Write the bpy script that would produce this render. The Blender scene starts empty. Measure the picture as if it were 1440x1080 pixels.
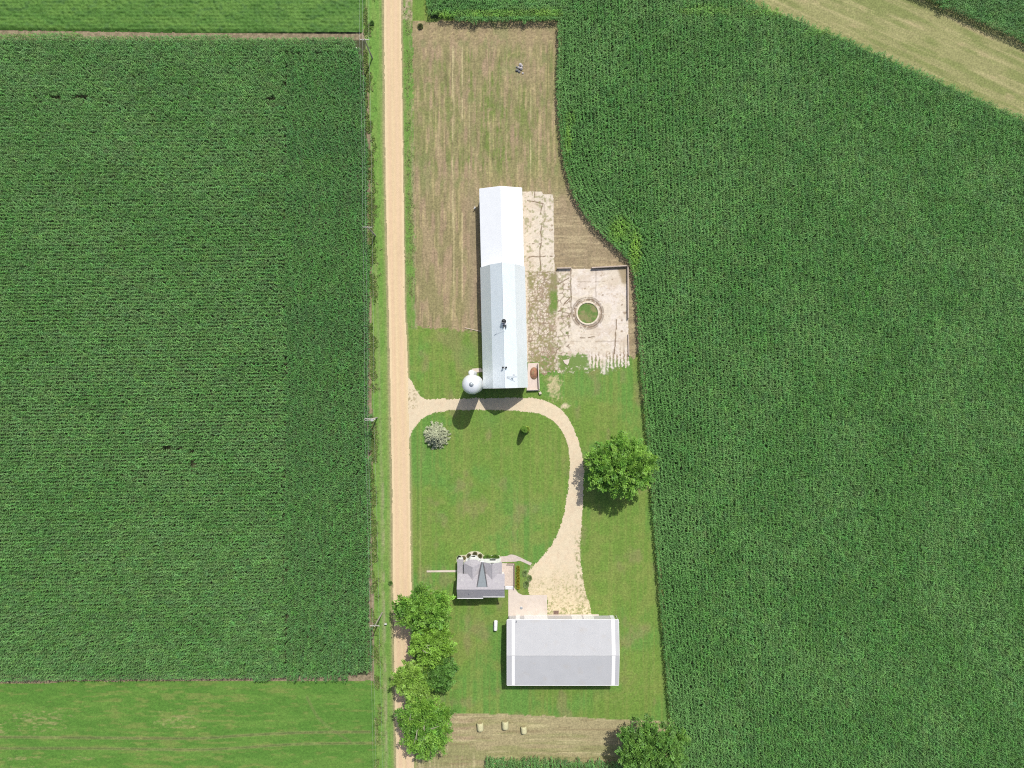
import bpy, math, random
import numpy as np
random.seed(7)
rng = np.random.default_rng(11)
SC = bpy.context.scene
COL = SC.collection
S = 0.16            # metres per photo pixel on the ground
H = 160.0           # flying height of the camera above the ground
R = math.radians

def P(px, py, z=0.0):
    k = S * (1 - z / H)
    return ((px - 720) * k, (540 - py) * k, z)

def P2(pts, z=0.0):
    return [P(a, b, z)[:2] for a, b in pts]

# ------------------------------------------------------------------ noise
def vn(x, y, seed=0):
    x = np.asarray(x, float); y = np.asarray(y, float)
    ix = np.floor(x); iy = np.floor(y)
    fx = x - ix; fy = y - iy
    fx = fx * fx * (3 - 2 * fx); fy = fy * fy * (3 - 2 * fy)
    ix = ix.astype(np.int64); iy = iy.astype(np.int64)
    def h(a, b):
        n = (a * 374761393 + b * 668265263 + seed * 974634777) & 0xffffffff
        n = ((n ^ (n >> 13)) * 1274126177) & 0xffffffff
        n = ((n ^ (n >> 16)) * 2246822519) & 0xffffffff
        return (n ^ (n >> 15)) / 4294967296.0
    a = h(ix, iy); b = h(ix + 1, iy); c = h(ix, iy + 1); d = h(ix + 1, iy + 1)
    return (a * (1 - fx) + b * fx) * (1 - fy) + (c * (1 - fx) + d * fx) * fy

def fbm(x, y, seed=0, o=4):
    s = 0; a = 1.0; t = 0
    for i in range(o):
        s = s + a * vn(x * 2 ** i + 17.3 * i, y * 2 ** i - 9.1 * i, seed + i); t += a; a *= .5
    return s / t

def ss(a, b, x):
    t = np.clip((x - a) / (b - a), 0, 1)
    return t * t * (3 - 2 * t)

def inside(poly, x, y):
    r = np.zeros(np.shape(x), bool)
    n = len(poly)
    for i in range(n):
        x0, y0 = poly[i]; x1, y1 = poly[(i + 1) % n]
        if y0 == y1: continue
        c = ((y0 > y) != (y1 > y)) & (x < (x1 - x0) * (y - y0) / (y1 - y0) + x0)
        r ^= c
    return r

def dseg(pts, x, y):
    d = np.full(np.shape(x), 1e9)
    for (x0, y0), (x1, y1) in zip(pts[:-1], pts[1:]):
        dx, dy = x1 - x0, y1 - y0
        t = np.clip(((x - x0) * dx + (y - y0) * dy) / (dx * dx + dy * dy + 1e-9), 0, 1)
        d = np.minimum(d, np.hypot(x - x0 - t * dx, y - y0 - t * dy))
    return d

def smooth(pts, n=6, closed=False):
    out = []
    m = len(pts)
    rg = range(m) if closed else range(m - 1)
    for i in rg:
        if closed: p = [pts[(i + k - 1) % m] for k in range(4)]
        else: p = [pts[max(0, min(m - 1, i + k - 1))] for k in range(4)]
        for j in range(n):
            t = j / n
            out.append(tuple(.5 * (2 * p[1][k] + (p[2][k] - p[0][k]) * t + (2 * p[0][k] - 5 * p[1][k] + 4 * p[2][k] - p[3][k]) * t * t
                        + (3 * p[1][k] - p[0][k] - 3 * p[2][k] + p[3][k]) * t ** 3) for k in range(2)))
    if not closed: out.append(tuple(pts[-1]))
    return out

def mixc(c, col, w):
    w = np.asarray(w)[..., None]
    return c * (1 - w) + np.asarray(col, float) * w

# ------------------------------------------------------------------ materials
def newmat(name):
    m = bpy.data.materials.new(name); m.use_nodes = True
    return m, m.node_tree.nodes, m.node_tree.links, m.node_tree.nodes['Principled BSDF']

def mat(name, col, rough=.6, metal=0.0, var=.12, vscale=1.5, bump=0.0, bscale=20, ribs=None, spec=.5, stain=None):
    m, N, L, B = newmat(name)
    tc = N.new('ShaderNodeTexCoord')
    n1 = N.new('ShaderNodeTexNoise'); n1.inputs['Scale'].default_value = vscale; n1.inputs['Detail'].default_value = 6
    L.new(tc.outputs['Object'], n1.inputs['Vector'])
    mr = N.new('ShaderNodeMapRange'); mr.inputs[1].default_value = .25; mr.inputs[2].default_value = .75
    mr.inputs[3].default_value = 1 - var; mr.inputs[4].default_value = 1 + var
    L.new(n1.outputs['Fac'], mr.inputs[0])
    mx = N.new('ShaderNodeMix'); mx.data_type = 'RGBA'; mx.blend_type = 'MULTIPLY'; mx.inputs[0].default_value = 1
    mx.inputs[6].default_value = (*col, 1); L.new(mr.outputs[0], mx.inputs[7])
    out = mx.outputs[2]
    if stain:
        scol, sscale, lo, hi = stain
        n3 = N.new('ShaderNodeTexNoise'); n3.inputs['Scale'].default_value = sscale; n3.inputs['Detail'].default_value = 5
        mp = N.new('ShaderNodeMapping'); mp.inputs['Location'].default_value = (3.1, 7.7, 1.3); L.new(tc.outputs['Object'], mp.inputs[0]); L.new(mp.outputs[0], n3.inputs['Vector'])
        m3 = N.new('ShaderNodeMapRange'); m3.inputs[1].default_value = lo; m3.inputs[2].default_value = hi
        L.new(n3.outputs['Fac'], m3.inputs[0])
        x3 = N.new('ShaderNodeMix'); x3.data_type = 'RGBA'; L.new(m3.outputs[0], x3.inputs[0]); L.new(out, x3.inputs[6]); x3.inputs[7].default_value = (*scol, 1)
        out = x3.outputs[2]
    L.new(out, B.inputs['Base Color'])
    B.inputs['Roughness'].default_value = rough; B.inputs['Metallic'].default_value = metal
    B.inputs['Specular IOR Level'].default_value = spec
    hgt = None
    if ribs:
        ax, sc, st = ribs
        w = N.new('ShaderNodeTexWave'); w.bands_direction = ax; w.inputs['Scale'].default_value = sc
        L.new(tc.outputs['Object'], w.inputs['Vector'])
        b = N.new('ShaderNodeBump'); b.inputs['Strength'].default_value = st; b.inputs['Distance'].default_value = .03
        L.new(w.outputs['Fac'], b.inputs['Height']); L.new(b.outputs[0], B.inputs['Normal'])
    elif bump:
        n2 = N.new('ShaderNodeTexNoise'); n2.inputs['Scale'].default_value = bscale; n2.inputs['Detail'].default_value = 4
        L.new(tc.outputs['Object'], n2.inputs['Vector'])
        b = N.new('ShaderNodeBump'); b.inputs['Strength'].default_value = bump; b.inputs['Distance'].default_value = .05
        L.new(n2.outputs['Fac'], b.inputs['Height']); L.new(b.outputs[0], B.inputs['Normal'])
    return m

def vcmat(name, rough=.95, lo=.72, hi=1.28, scale=3.0, bump=.5, spec=.2):
    """colour from the mesh's own Col attribute (what the surface is made of there), broken up by fine noise"""
    m, N, L, B = newmat(name)
    a = N.new('ShaderNodeAttribute'); a.attribute_name = 'Col'
    g = N.new('ShaderNodeNewGeometry')
    n1 = N.new('ShaderNodeTexNoise'); n1.inputs['Scale'].default_value = scale; n1.inputs['Detail'].default_value = 5; n1.inputs['Roughness'].default_value = .65
    L.new(g.outputs['Position'], n1.inputs['Vector'])
    mr = N.new('ShaderNodeMapRange'); mr.inputs[1].default_value = .28; mr.inputs[2].default_value = .72
    mr.inputs[3].default_value = lo; mr.inputs[4].default_value = hi
    L.new(n1.outputs['Fac'], mr.inputs[0])
    mx = N.new('ShaderNodeMix'); mx.data_type = 'RGBA'; mx.blend_type = 'MULTIPLY'; mx.inputs[0].default_value = 1
    L.new(a.outputs['Color'], mx.inputs[6]); L.new(mr.outputs[0], mx.inputs[7])
    L.new(mx.outputs[2], B.inputs['Base Color'])
    B.inputs['Roughness'].default_value = rough; B.inputs['Specular IOR Level'].default_value = spec
    if bump:
        b = N.new('ShaderNodeBump'); b.inputs['Strength'].default_value = bump; b.inputs['Distance'].default_value = .12
        L.new(n1.outputs['Fac'], b.inputs['Height']); L.new(b.outputs[0], B.inputs['Normal'])
    return m

def leafmat(name, attr='GEOMETRY', aname='Col', gain=1.0, trans=.35, rough=.5, spec=.4):
    m, N, L, B = newmat(name)
    a = N.new('ShaderNodeAttribute'); a.attribute_type = attr; a.attribute_name = aname
    oi = N.new('ShaderNodeNewGeometry')
    n1 = N.new('ShaderNodeTexNoise'); n1.inputs['Scale'].default_value = 1.3; n1.inputs['Detail'].default_value = 3
    L.new(oi.outputs['Position'], n1.inputs['Vector'])
    mr = N.new('ShaderNodeMapRange'); mr.inputs[1].default_value = .3; mr.inputs[2].default_value = .7
    mr.inputs[3].default_value = .75 * gain; mr.inputs[4].default_value = 1.25 * gain
    L.new(n1.outputs['Fac'], mr.inputs[0])
    mx = N.new('ShaderNodeMix'); mx.data_type = 'RGBA'; mx.blend_type = 'MULTIPLY'; mx.inputs[0].default_value = 1
    L.new(a.outputs['Color'], mx.inputs[6]); L.new(mr.outputs[0], mx.inputs[7])
    L.new(mx.outputs[2], B.inputs['Base Color'])
    B.inputs['Roughness'].default_value = rough; B.inputs['Specular IOR Level'].default_value = spec
    t = N.new('ShaderNodeBsdfTranslucent'); L.new(mx.outputs[2], t.inputs['Color'])
    ms = N.new('ShaderNodeMixShader'); ms.inputs[0].default_value = trans
    L.new(B.outputs[0], ms.inputs[1]); L.new(t.outputs[0], ms.inputs[2])
    L.new(ms.outputs[0], N['Material Output'].inputs['Surface'])
    return m

# ------------------------------------------------------------------ objects
def npmesh(name, V, F, material=None, col=None, smoothf=False):
    V = np.asarray(V, np.float32); F = np.asarray(F, np.int32)
    me = bpy.data.meshes.new(name)
    me.vertices.add(len(V)); me.vertices.foreach_set('co', V.ravel())
    k = F.shape[1]
    me.loops.add(F.size); me.loops.foreach_set('vertex_index', F.ravel())
    me.polygons.add(len(F)); me.polygons.foreach_set('loop_start', np.arange(len(F), dtype=np.int32) * k)
    me.polygons.foreach_set('loop_total', np.full(len(F), k, np.int32))
    if smoothf: me.polygons.foreach_set('use_smooth', np.ones(len(F), bool))
    me.update(calc_edges=True)
    if col is not None:
        a = me.attributes.new('Col', 'FLOAT_COLOR', 'POINT')
        c = np.ones((len(V), 4), np.float32); c[:, :3] = col
        a.data.foreach_set('color', c.ravel())
    if material: me.materials.append(material)
    return me

def link(name, me, parent=None, loc=None):
    o = bpy.data.objects.new(name, me); COL.objects.link(o)
    if parent: o.parent = parent
    if loc: o.location = loc
    return o

def tag(o, label=None, cat=None, group=None, kind=None):
    if label: o['label'] = label
    if cat: o['category'] = cat
    if group: o['group'] = group
    if kind: o['kind'] = kind
    return o

def thing(name, label, cat, loc=(0, 0, 0), rot=0, group=None):
    o = bpy.data.objects.new(name, None); COL.objects.link(o)
    o.empty_display_size = .5
    o.location = loc; o.rotation_euler = (0, 0, rot)
    return tag(o, label, cat, group)

class MB:
    def __init__(s): s.v = []; s.f = []; s.sm = []
    def add(s, vs, fs, sm=False):
        b = len(s.v); s.v += [tuple(p) for p in vs]; s.f += [tuple(i + b for i in f) for f in fs]; s.sm += [sm] * len(fs); return s
    def box(s, cx, cy, cz, sx, sy, sz, rot=0):
        c, n = math.cos(rot), math.sin(rot); vs = []
        for dz in (-.5, .5):
            for dx, dy in ((-.5, -.5), (.5, -.5), (.5, .5), (-.5, .5)):
                x, y = dx * sx, dy * sy
                vs.append((cx + x * c - y * n, cy + x * n + y * c, cz + dz * sz))
        return s.add(vs, [(3, 2, 1, 0), (4, 5, 6, 7), (0, 1, 5, 4), (1, 2, 6, 5), (2, 3, 7, 6), (3, 0, 4, 7)])
    def prism(s, poly, z0, z1):
        a = sum(poly[i][0] * poly[(i + 1) % len(poly)][1] - poly[(i + 1) % len(poly)][0] * poly[i][1] for i in range(len(poly)))
        if a < 0: poly = poly[::-1]
        n = len(poly)
        vs = [(x, y, z0) for x, y in poly] + [(x, y, z1) for x, y in poly]
        return s.add(vs, [tuple(range(n))[::-1], tuple(range(n, 2 * n))] + [(i, (i + 1) % n, n + (i + 1) % n, n + i) for i in range(n)])
    def slab(s, pts, t):
        p = [np.array(q, float) for q in pts]
        nrm = np.cross(p[1] - p[0], p[2] - p[0]); nrm /= np.linalg.norm(nrm)
        if nrm[2] < 0: p = p[::-1]; nrm = -nrm
        n = len(p)
        vs = [q - nrm * t for q in p] + p
        return s.add(vs, [tuple(range(n))[::-1], tuple(range(n, 2 * n))] + [(i, (i + 1) % n, n + (i + 1) % n, n + i) for i in range(n)])
    def tube(s, p0, p1, r0, r1=None, n=10, sm=True):
        r1 = r0 if r1 is None else r1
        a = np.array(p0, float); b = np.array(p1, float); d = b - a; d /= np.linalg.norm(d)
        u = np.cross(d, (0, 0, 1.0)); 
        if np.linalg.norm(u) < 1e-3: u = np.cross(d, (1.0, 0, 0))
        u /= np.linalg.norm(u); w = np.cross(d, u)
        vs = [a + (u * math.cos(t) + w * math.sin(t)) * r0 for t in np.linspace(0, 2 * math.pi, n, endpoint=False)]
        vs += [b + (u * math.cos(t) + w * math.sin(t)) * r1 for t in np.linspace(0, 2 * math.pi, n, endpoint=False)]
        base = len(s.v)
        s.add(vs, [(i, n + i, n + (i + 1) % n, (i + 1) % n) for i in range(n)], sm)
        s.add(vs[:n], [tuple(range(n))]); s.add(vs[n:], [tuple(range(n))[::-1]])
        return s
    def lathe(s, prof, cx=0, cy=0, n=32, sm=True):
        vs = []
        for r, z in prof:
            for i in range(n):
                t = 2 * math.pi * i / n; vs.append((cx + r * math.cos(t), cy + r * math.sin(t), z))
        fs = []
        for j in range(len(prof) - 1):
            for i in range(n):
                fs.append((j * n + i, j * n + (i + 1) % n, (j + 1) * n + (i + 1) % n, (j + 1) * n + i))
        return s.add(vs, fs, sm)
    def mesh(s, name, material):
        me = bpy.data.meshes.new(name); me.from_pydata(s.v, [], s.f); me.materials.append(material)
        me.polygons.foreach_set('use_smooth', s.sm); me.update(); return me
    def part(s, name, material, parent=None, world=True, label=None):
        """world coordinates are shifted to the parent thing's base"""
        if parent is not None and world:
            r = parent
            while r.parent: r = r.parent
            l = r.location; s.v = [(x - l[0], y - l[1], z - l[2]) for x, y, z in s.v]
        o = link(name, s.mesh(name, material), parent)
        if label: o['label'] = label
        return o
    def solo(s, name, material, label, cat, group=None, kind=None):
        """a thing that is a single mesh, origin at its base"""
        a = np.array(s.v); c = (a.min(0) + a.max(0)) / 2; c[2] = a[:, 2].min()
        s.v = [tuple(p) for p in a - c]
        o = link(name, s.mesh(name, material), None, tuple(c))
        return tag(o, label, cat, group, kind)

def copy_thing(o):
    c = o.copy(); COL.objects.link(c)
    for ch in list(o.children):
        d = ch.copy(); COL.objects.link(d); d.parent = c
        for g in list(ch.children):
            e = g.copy(); COL.objects.link(e); e.parent = d
    return c

def gridsheet(name, x0, x1, y0, y1, res, colf, material, maskf=None, z=0.0, zf=None):
    """flat sheet in world metres, vertices coloured by colf(photo px, photo py)"""
    nx = int(round((x1 - x0) / res)) + 1; ny = int(round((y1 - y0) / res)) + 1
    X, Y = np.meshgrid(np.linspace(x0, x1, nx), np.linspace(y0, y1, ny))
    px = X / S + 720; py = 540 - Y / S
    Z = np.full(X.shape, z) if zf is None else z + zf(X, Y)
    V = np.stack([X, Y, Z], -1).reshape(-1, 3)
    idx = np.arange(nx * ny).reshape(ny, nx)
    F = np.stack([idx[:-1, :-1], idx[:-1, 1:], idx[1:, 1:], idx[1:, :-1]], -1).reshape(-1, 4)
    if maskf is not None:
        cx = (px[:-1, :-1] + px[1:, 1:]) / 2; cy = (py[:-1, :-1] + py[1:, 1:]) / 2
        F = F[maskf(cx, cy).ravel()]
        used = np.unique(F); mp = np.zeros(len(V), np.int64); mp[used] = np.arange(len(used))
        F = mp[F]; V = V[used]; px = px.ravel()[used]; py = py.ravel()[used]
    col = colf(px, py).reshape(-1, 3)
    return link(name, npmesh(name, V, F, material, np.clip(col, .004, .9)))

# ================================================================== layout in photo pixels
def roadL(y): return np.interp(y, [-120, 0, 200, 320, 450, 590, 690, 820, 900, 1080, 1200], [538.5, 540, 541.5, 543.7, 547, 549.6, 551.6, 552.4, 554, 557.3, 559.5])
def roadR(y): return np.interp(y, [-120, 0, 60, 200, 430, 500, 640, 820, 1070, 1200], [562, 564, 564.6, 566.5, 569.6, 573, 575.8, 578.5, 582, 584])
CORN_E_EDGE = [(788, 28), (788.5, 70), (787, 130), (790.5, 180), (797, 230), (811, 275), (833, 310), (862, 340), (884, 361), (893.5, 382), (899, 430), (905, 520), (912, 600), (919, 680), (927, 780), (935, 880), (942, 960), (948, 1030), (952, 1130)]
NE_LO = [(1000, -30), (1055, 0), (1110, 20), (1200, 58), (1290, 98), (1380, 138), (1440, 166), (1530, 208)]
NE_HI = [(1240, -40), (1312, 0), (1352, 18), (1402, 38), (1440, 53), (1530, 92)]
DRIVE = smooth([(566, 525), (578, 535), (586, 550), (598, 561), (625, 561), (680, 560), (750, 560), (775, 567), (793, 580), (807, 603), (816, 630), (821, 655), (820, 690), (818, 730), (815.5, 760), (817, 795), (823, 830), (829, 850), (832, 867)], 5) + \
        [(770, 868), (770, 840), (744, 836)] + smooth([(743, 828), (744, 812), (743, 804), (749, 796), (763, 783), (778, 762), (790, 735), (796, 705), (800, 675), (801, 645), (796, 618), (784, 598), (766, 585), (740, 579), (700, 576.5), (650, 576.5), (618, 579), (596, 588), (583, 601), (576, 618), (572, 640), (562, 650)], 5)
HAYN = [(580, 30)] + CORN_E_EDGE[:13] + [(906, 470), (893, 505), (883, 500), (860, 470), (760, 470), (676, 466), (620, 463), (582, 458)]

# ---- base colours of the surfaces (linear albedo)
LAWN = np.array((.114, .192, .035)); LAWN2 = np.array((.160, .200, .050)); LAWN3 = np.array((.094, .196, .038))
TAN = np.array((.252, .200, .114)); PINK = np.array((.262, .190, .124)); STRAW = np.array((.36, .30, .150)); HGREEN = np.array((.118, .160, .040)); OLIVE = np.array((.165, .166, .066))
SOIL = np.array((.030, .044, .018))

def ground_col(x, y):
    sh = np.shape(x)
    f1 = fbm(x / 60, y / 60, 1); f2 = fbm(x / 14, y / 14, 5); f3 = fbm(x / 3.2, y / 3.2, 9, 3)
    mow = vn(x / 2.6 + .3 * f1, y / 90, 21)
    c = np.broadcast_to(LAWN, sh + (3,)).copy()
    c = mixc(c, LAWN3, ss(.42, .62, f1))
    c = mixc(c, LAWN2, ss(.48, .68, .6 * f2 + .4 * fbm(x / 40, y / 40, 31)) * .62)
    c = mixc(c, LAWN2, ss(.45, .85, mow) * .55)
    c = c * (.95 + .10 * vn(x / 2.3 + 7, y / 160, 23))[..., None]
    c = mixc(c, (.20, .165, .085), ss(.60, .78, fbm(x / 22 + 9, y / 34, 41)) * .45)
    c = c * (.84 + .34 * f3)[..., None] * (.92 + .16 * vn(x / 1.3, y / 1.3, 77))[..., None]
    # fresh green left lawn wheel line parallel with the road
    for xo, w, cc, a in ((590.5, .9, (.22, .24, .085), .75), (587.6, .8, (.065, .10, .030), .45), (593, .9, (.07, .115, .032), .4)):
        d = np.abs(x - (xo + .004 * (y - 700)))
        c = mixc(c, cc, np.clip(1 - d / w, 0, 1) * a * ss(600, 625, y) * ss(850, 815, y))
    d = np.abs(x - 745); c = mixc(c, (.2, .22, .08), np.clip(1 - d / 1.3, 0, 1) * .4 * ss(668, 680, y) * ss(735, 722, y))
    # mower arcs east of the machine shed
    for k in range(5):
        rr = np.hypot(x - 845, y - 930); c = mixc(c, (.19, .20, .075), np.clip(1 - np.abs(rr - (46 + 7 * k)) / 1.2, 0, 1) * .35 * ss(845, 870, x) * ss(1000, 985, y) * ss(.3, .6, f2))
    # bright patches
    for bx, by, br in ((820, 990, 14), (690, 590, 22), (815, 545, 26), (770, 715, 20), (660, 500, 26)):
        c = mixc(c, (.10, .21, .045), np.clip(1 - np.hypot(x - bx, (y - by)) / br, 0, 1) * .55)
    # worn grass just east of the barn yard
    w = np.exp(-((x - 780) / 14) ** 2 - ((y - 545) / 26) ** 2)
    f4 = .5 * fbm(x / 1.7, y / 1.7, 13, 2) + .5 * f3
    c = mixc(c, (.40, .34, .20), ss(.52, .74, w * .42 + f4 * .62 + .25 * (f2 - .5)) * .85)
    # gravel scatter where the drive meets the road, along the drive and before the shed
    for gx, gy, rx, ry in ((583, 562, 13, 22), (793, 572, 12, 10), (747, 812, 9, 22), (813, 765, 6, 50), (800, 852, 40, 22)):
        w = np.clip(1.25 - np.hypot((x - gx) / rx, (y - gy) / ry), 0, 1)
        c = mixc(c, (.50, .42, .28), ss(.52, .70, w * .36 + f4 * .60) * .9)
    # ---------------- hay ground north
    wob = 5 * (fbm(x / 9, y / 9, 61) - .5)
    hn = inside(HAYN, x + wob, y + wob + ss(430, 450, y) * 9 * (fbm(x / 3, y / 3, 63, 3) - .5))
    st = vn(x / 2.1, y / 60, 101); st2 = vn(x / 4.2 + 3, y / 24, 103); st3 = vn(x / 1.15, y / 34, 105)
    g = fbm(x / 16, y / 44, 111)
    h = np.broadcast_to(TAN, sh + (3,)).copy()
    h = mixc(h, PINK, ss(.45, .7, fbm(x / 12, y / 26, 121)) * .7)
    h = mixc(h, OLIVE, ss(.30, .6, st2) * .62)
    gw = ss(.36, .60, g * .62 + st * .4) * (.5 + .5 * np.exp(-((x - 690) / 62) ** 2)) * ss(62, 80, y) * ss(262, 225, y + 10 * (f2 - .5))
    h = mixc(h, HGREEN, np.clip(gw, 0, 1) * ss(.30, .62, .5 * fbm(x / 5, y / 7, 113, 3) + .5 * vn(x / 1.6, y / 18, 115)) * .95)
    h = mixc(h, STRAW, ss(.70, .88, st3) * .50 * ss(58, 70, y)); h = mixc(h, (.135, .115, .060), ss(.30, .12, vn(x / 1.3 + 50, y / 28, 107)) * .5 * ss(58, 70, y))
    for k, xo in enumerate((617, 636.5, 638.6, 650, 659.5, 666, 671, 686, 689.5, 713, 728, 746, 757, 779)):
        a = ss(.35, .6, vn(np.full(sh, k * 7.7), y / 26, 141 + k)) * ss(62, 70, y) * ss(470 if xo < 672 else 258, 450 if xo < 672 else 235, y)
        h = mixc(h, (.40, .345, .19), np.clip(1.1 - np.abs(x - xo - .6 * (vn(y / 30, 0 * y, 150 + k) - .5)) / .75, 0, 1) * a * .85)
    top = ss(68, 52, y)   # turning strip along the north edge
    h = mixc(h, TAN * 1.03, top * .6); h = mixc(h, (.165, .125, .075), top * ss(.62, .75, fbm(x / 4, y / 2, 133, 3)) * .8)
    h = mixc(h, STRAW, top * ss(.6, .75, fbm(x / 5, y / 2, 137, 3)) * .6)
    rk = np.hypot(x - 735, y - 100); h = mixc(h, PINK, np.clip(1.3 - rk / 22, 0, 1) * .6)
    h = mixc(h, STRAW, np.clip(1 - np.abs(rk - 26 - 4 * f2) / 2, 0, 1) * .35)
    # round the barn: bare brown
    nb = np.clip(1 - np.abs(x - 665) / 16, 0, 1) * ss(240, 290, y); h = mixc(h, (.245, .19, .125), nb * .7)
    nr = ss(735, 760, x) * ss(255, 290, y)
    hst = vn(x / 30, y / 1.6, 161); h = mixc(h, mixc(np.broadcast_to(np.array((.235, .185, .115)), sh + (3,)), (.32, .26, .16), ss(.5, .8, hst)), nr * .85)
    h = mixc(h, (.15, .12, .085), nr * ss(.66, .8, fbm(x / 8, y / 2.2, 171)) * .55)
    h = mixc(h, (.16, .185, .07), ss(.6, .75, fbm(x / 9, y / 20, 175)) * .5 * ss(300, 250, y))
    h = h * (.80 + .42 * f3)[..., None] * (.90 + .20 * vn(x / 1.1, y / 1.1, 78))[..., None]
    c = np.where(hn[..., None], h, c)
    # pale rim between corn and lawn on the east
    ce = np.interp(y, [p[1] for p in CORN_E_EDGE], [p[0] for p in CORN_E_EDGE])
    rim = np.clip(1 - np.abs(x - ce + 1) / 5, 0, 1) * ss(430, 470, y)
    c = mixc(c, (.25, .205, .13), rim * ss(.3, .55, fbm(x / 5, y / 12, 181)) * .75)
    c = mixc(c, (.13, .20, .055), np.clip(1 - np.abs(x - ce + 9) / 4, 0, 1) * .4 * ss(520, 560, y))
    # ---------------- hay ground south
    edge = np.interp(x, [580, 640, 760, 870, 950], [1001, 1003, 1006, 1012, 1016]) + wob * .8
    hs = (y > edge) & (x > roadR(y) + 3) & (x < 960)
    s1 = vn(x / 50, y / 1.9, 201); s2 = vn(x / 34, y / 5, 203)
    vs_ = ss(1042, 1052, y) * ss(690, 660, x)
    sv = vn(x / 1.9, y / 40, 205); s1 = s1 * (1 - vs_) + sv * vs_
    q = np.broadcast_to(np.array((.272, .235, .128)), sh + (3,)).copy()
    q = mixc(q, PINK * 1.05, ss(.5, .75, fbm(x / 30, y / 10, 211)) * .7 * ss(720, 650, x))
    q = mixc(q, (.20, .20, .085), ss(.45, .75, s2 * .5 + s1 * .5 + .25 * ss(1035, 1060, y)) * .8)
    q = mixc(q, (.42, .36, .21), ss(.68, .88, s1) * .6)
    q = mixc(q, (.17, .125, .07), ss(.72, .9, vn(x / 36 + 5, y / 1.7, 207)) * .5)
    q = q * (.82 + .38 * f3)[..., None]
    c = np.where(hs[..., None], q, c)
    # ---------------- hay strip north-east, cut along its length
    lo = np.interp(x, [p[0] for p in NE_LO], [p[1] for p in NE_LO]); hi = np.interp(x, [p[0] for p in NE_HI], [p[1] for p in NE_HI])
    ne = (x > 985) & (y < lo + 4) & (y > hi - 5)
    u = (x - 1055) * .914 + y * .407; v = -(x - 1055) * .407 + y * .914
    n1 = vn(u / 70, v / 2.0, 221); n2 = vn(u / 50, v / 6, 223); n3 = fbm(u / 26, v / 10, 225)
    e = np.broadcast_to(np.array((.225, .222, .096)), sh + (3,)).copy()
    e = mixc(e, (.16, .185, .062), ss(.42, .68, .55 * n2 + .45 * n3) * .85)
    e = mixc(e, (.34, .305, .155), ss(.62, .9, n1) * .6)
    e = mixc(e, (.33, .275, .15), ss(.63, .80, fbm(u / 30 + 7, v / 9, 227)) * .55)
    e = e * (.84 + .32 * f3)[..., None]
    c = np.where(ne[..., None], e, c)
    # ---------------- roadside verges
    rl = roadL(y); rr_ = roadR(y)
    vw = (x < rl + 2) & (x > 505)
    dl = rl - x
    v1 = np.broadcast_to(np.array((.112, .218, .042)), sh + (3,)).copy()
    v1 = mixc(v1, (.15, .225, .055), ss(.4, .7, fbm(x / 4, y / 30, 241)) * .7)
    v1 = mixc(v1, (.24, .22, .10), np.clip(1.1 - np.abs(dl - 5.5 - 3 * (fbm(y / 60, 0 * y, 243) - .5)) / 1.9, 0, 1) * .30)
    v1 = mixc(v1, (.20, .215, .10), np.clip(1.1 - np.abs(dl - 25 + 10 * ss(100, 500, y)) / 3, 0, 1) * .45)
    v1 = mixc(v1, (.27, .225, .13), ss(5, 1.5, dl) * .85)
    v1 = mixc(v1, (.30, .25, .17), ss(16, 12.5, dl) * ss(10.5, 12.5, dl) * ss(640, 700, y) * ss(.35, .55, fbm(x / 5, y / 14, 245)) * .55)
    v1 = v1 * (.80 + .42 * f3)[..., None]
    c = np.where(vw[..., None], v1, c)
    ve = (x > rr_ - 2) & (x < rr_ + 15 + wob) & (y < 463)
    v2 = np.broadcast_to(np.array((.112, .205, .042)), sh + (3,)).copy()
    v2 = mixc(v2, (.17, .19, .07), ss(.45, .7, fbm(x / 3, y / 18, 251)) * .8)
    v2 = mixc(v2, (.24, .21, .12), ss(9, 14, x - rr_) * ss(.4, .6, fbm(x / 3, y / 12, 253)) * .8)
    v2 = mixc(v2, (.27, .225, .13), ss(3, .5, x - rr_) * .8)
    v2 = mixc(v2, (.30, .25, .16), ss(.42, .6, fbm(x / 4, y / 6, 255)) * ss(38, 26, y) * .9)
    v2 = v2 * (.80 + .42 * f3)[..., None]
    c = np.where(ve[..., None], v2, c)
    e2 = ss(4, .8, x - rr_) * (x > rr_ - 2) * (y > 455)
    c = mixc(c, (.30, .25, .14), e2 * .7)
    # ---------------- soil under the standing crops and the field edges
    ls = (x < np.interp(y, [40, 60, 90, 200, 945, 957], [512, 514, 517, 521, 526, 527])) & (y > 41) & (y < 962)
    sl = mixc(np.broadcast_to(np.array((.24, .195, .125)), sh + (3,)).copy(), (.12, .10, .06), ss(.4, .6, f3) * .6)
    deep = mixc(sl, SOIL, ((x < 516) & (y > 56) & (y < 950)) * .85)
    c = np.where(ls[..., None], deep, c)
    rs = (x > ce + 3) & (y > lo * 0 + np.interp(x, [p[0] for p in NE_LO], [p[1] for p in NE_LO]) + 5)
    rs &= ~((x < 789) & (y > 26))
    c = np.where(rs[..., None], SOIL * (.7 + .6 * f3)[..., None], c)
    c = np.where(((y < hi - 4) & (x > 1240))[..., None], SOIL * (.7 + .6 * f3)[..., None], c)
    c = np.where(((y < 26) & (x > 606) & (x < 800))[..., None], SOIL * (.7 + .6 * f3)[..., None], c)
    return c

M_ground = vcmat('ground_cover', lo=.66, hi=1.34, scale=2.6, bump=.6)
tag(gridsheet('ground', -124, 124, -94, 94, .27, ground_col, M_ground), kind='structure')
# the land beyond the farm, to the horizon
m = MB(); m.add([(-4000, -4000, -.12), (4000, -4000, -.12), (4000, 4000, -.12), (-4000, 4000, -.12)], [(0, 1, 2, 3)])
tag(m.part('terrain', mat('far_fields', (.07, .125, .035), .95, var=.35, vscale=.01)), kind='structure')

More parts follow.
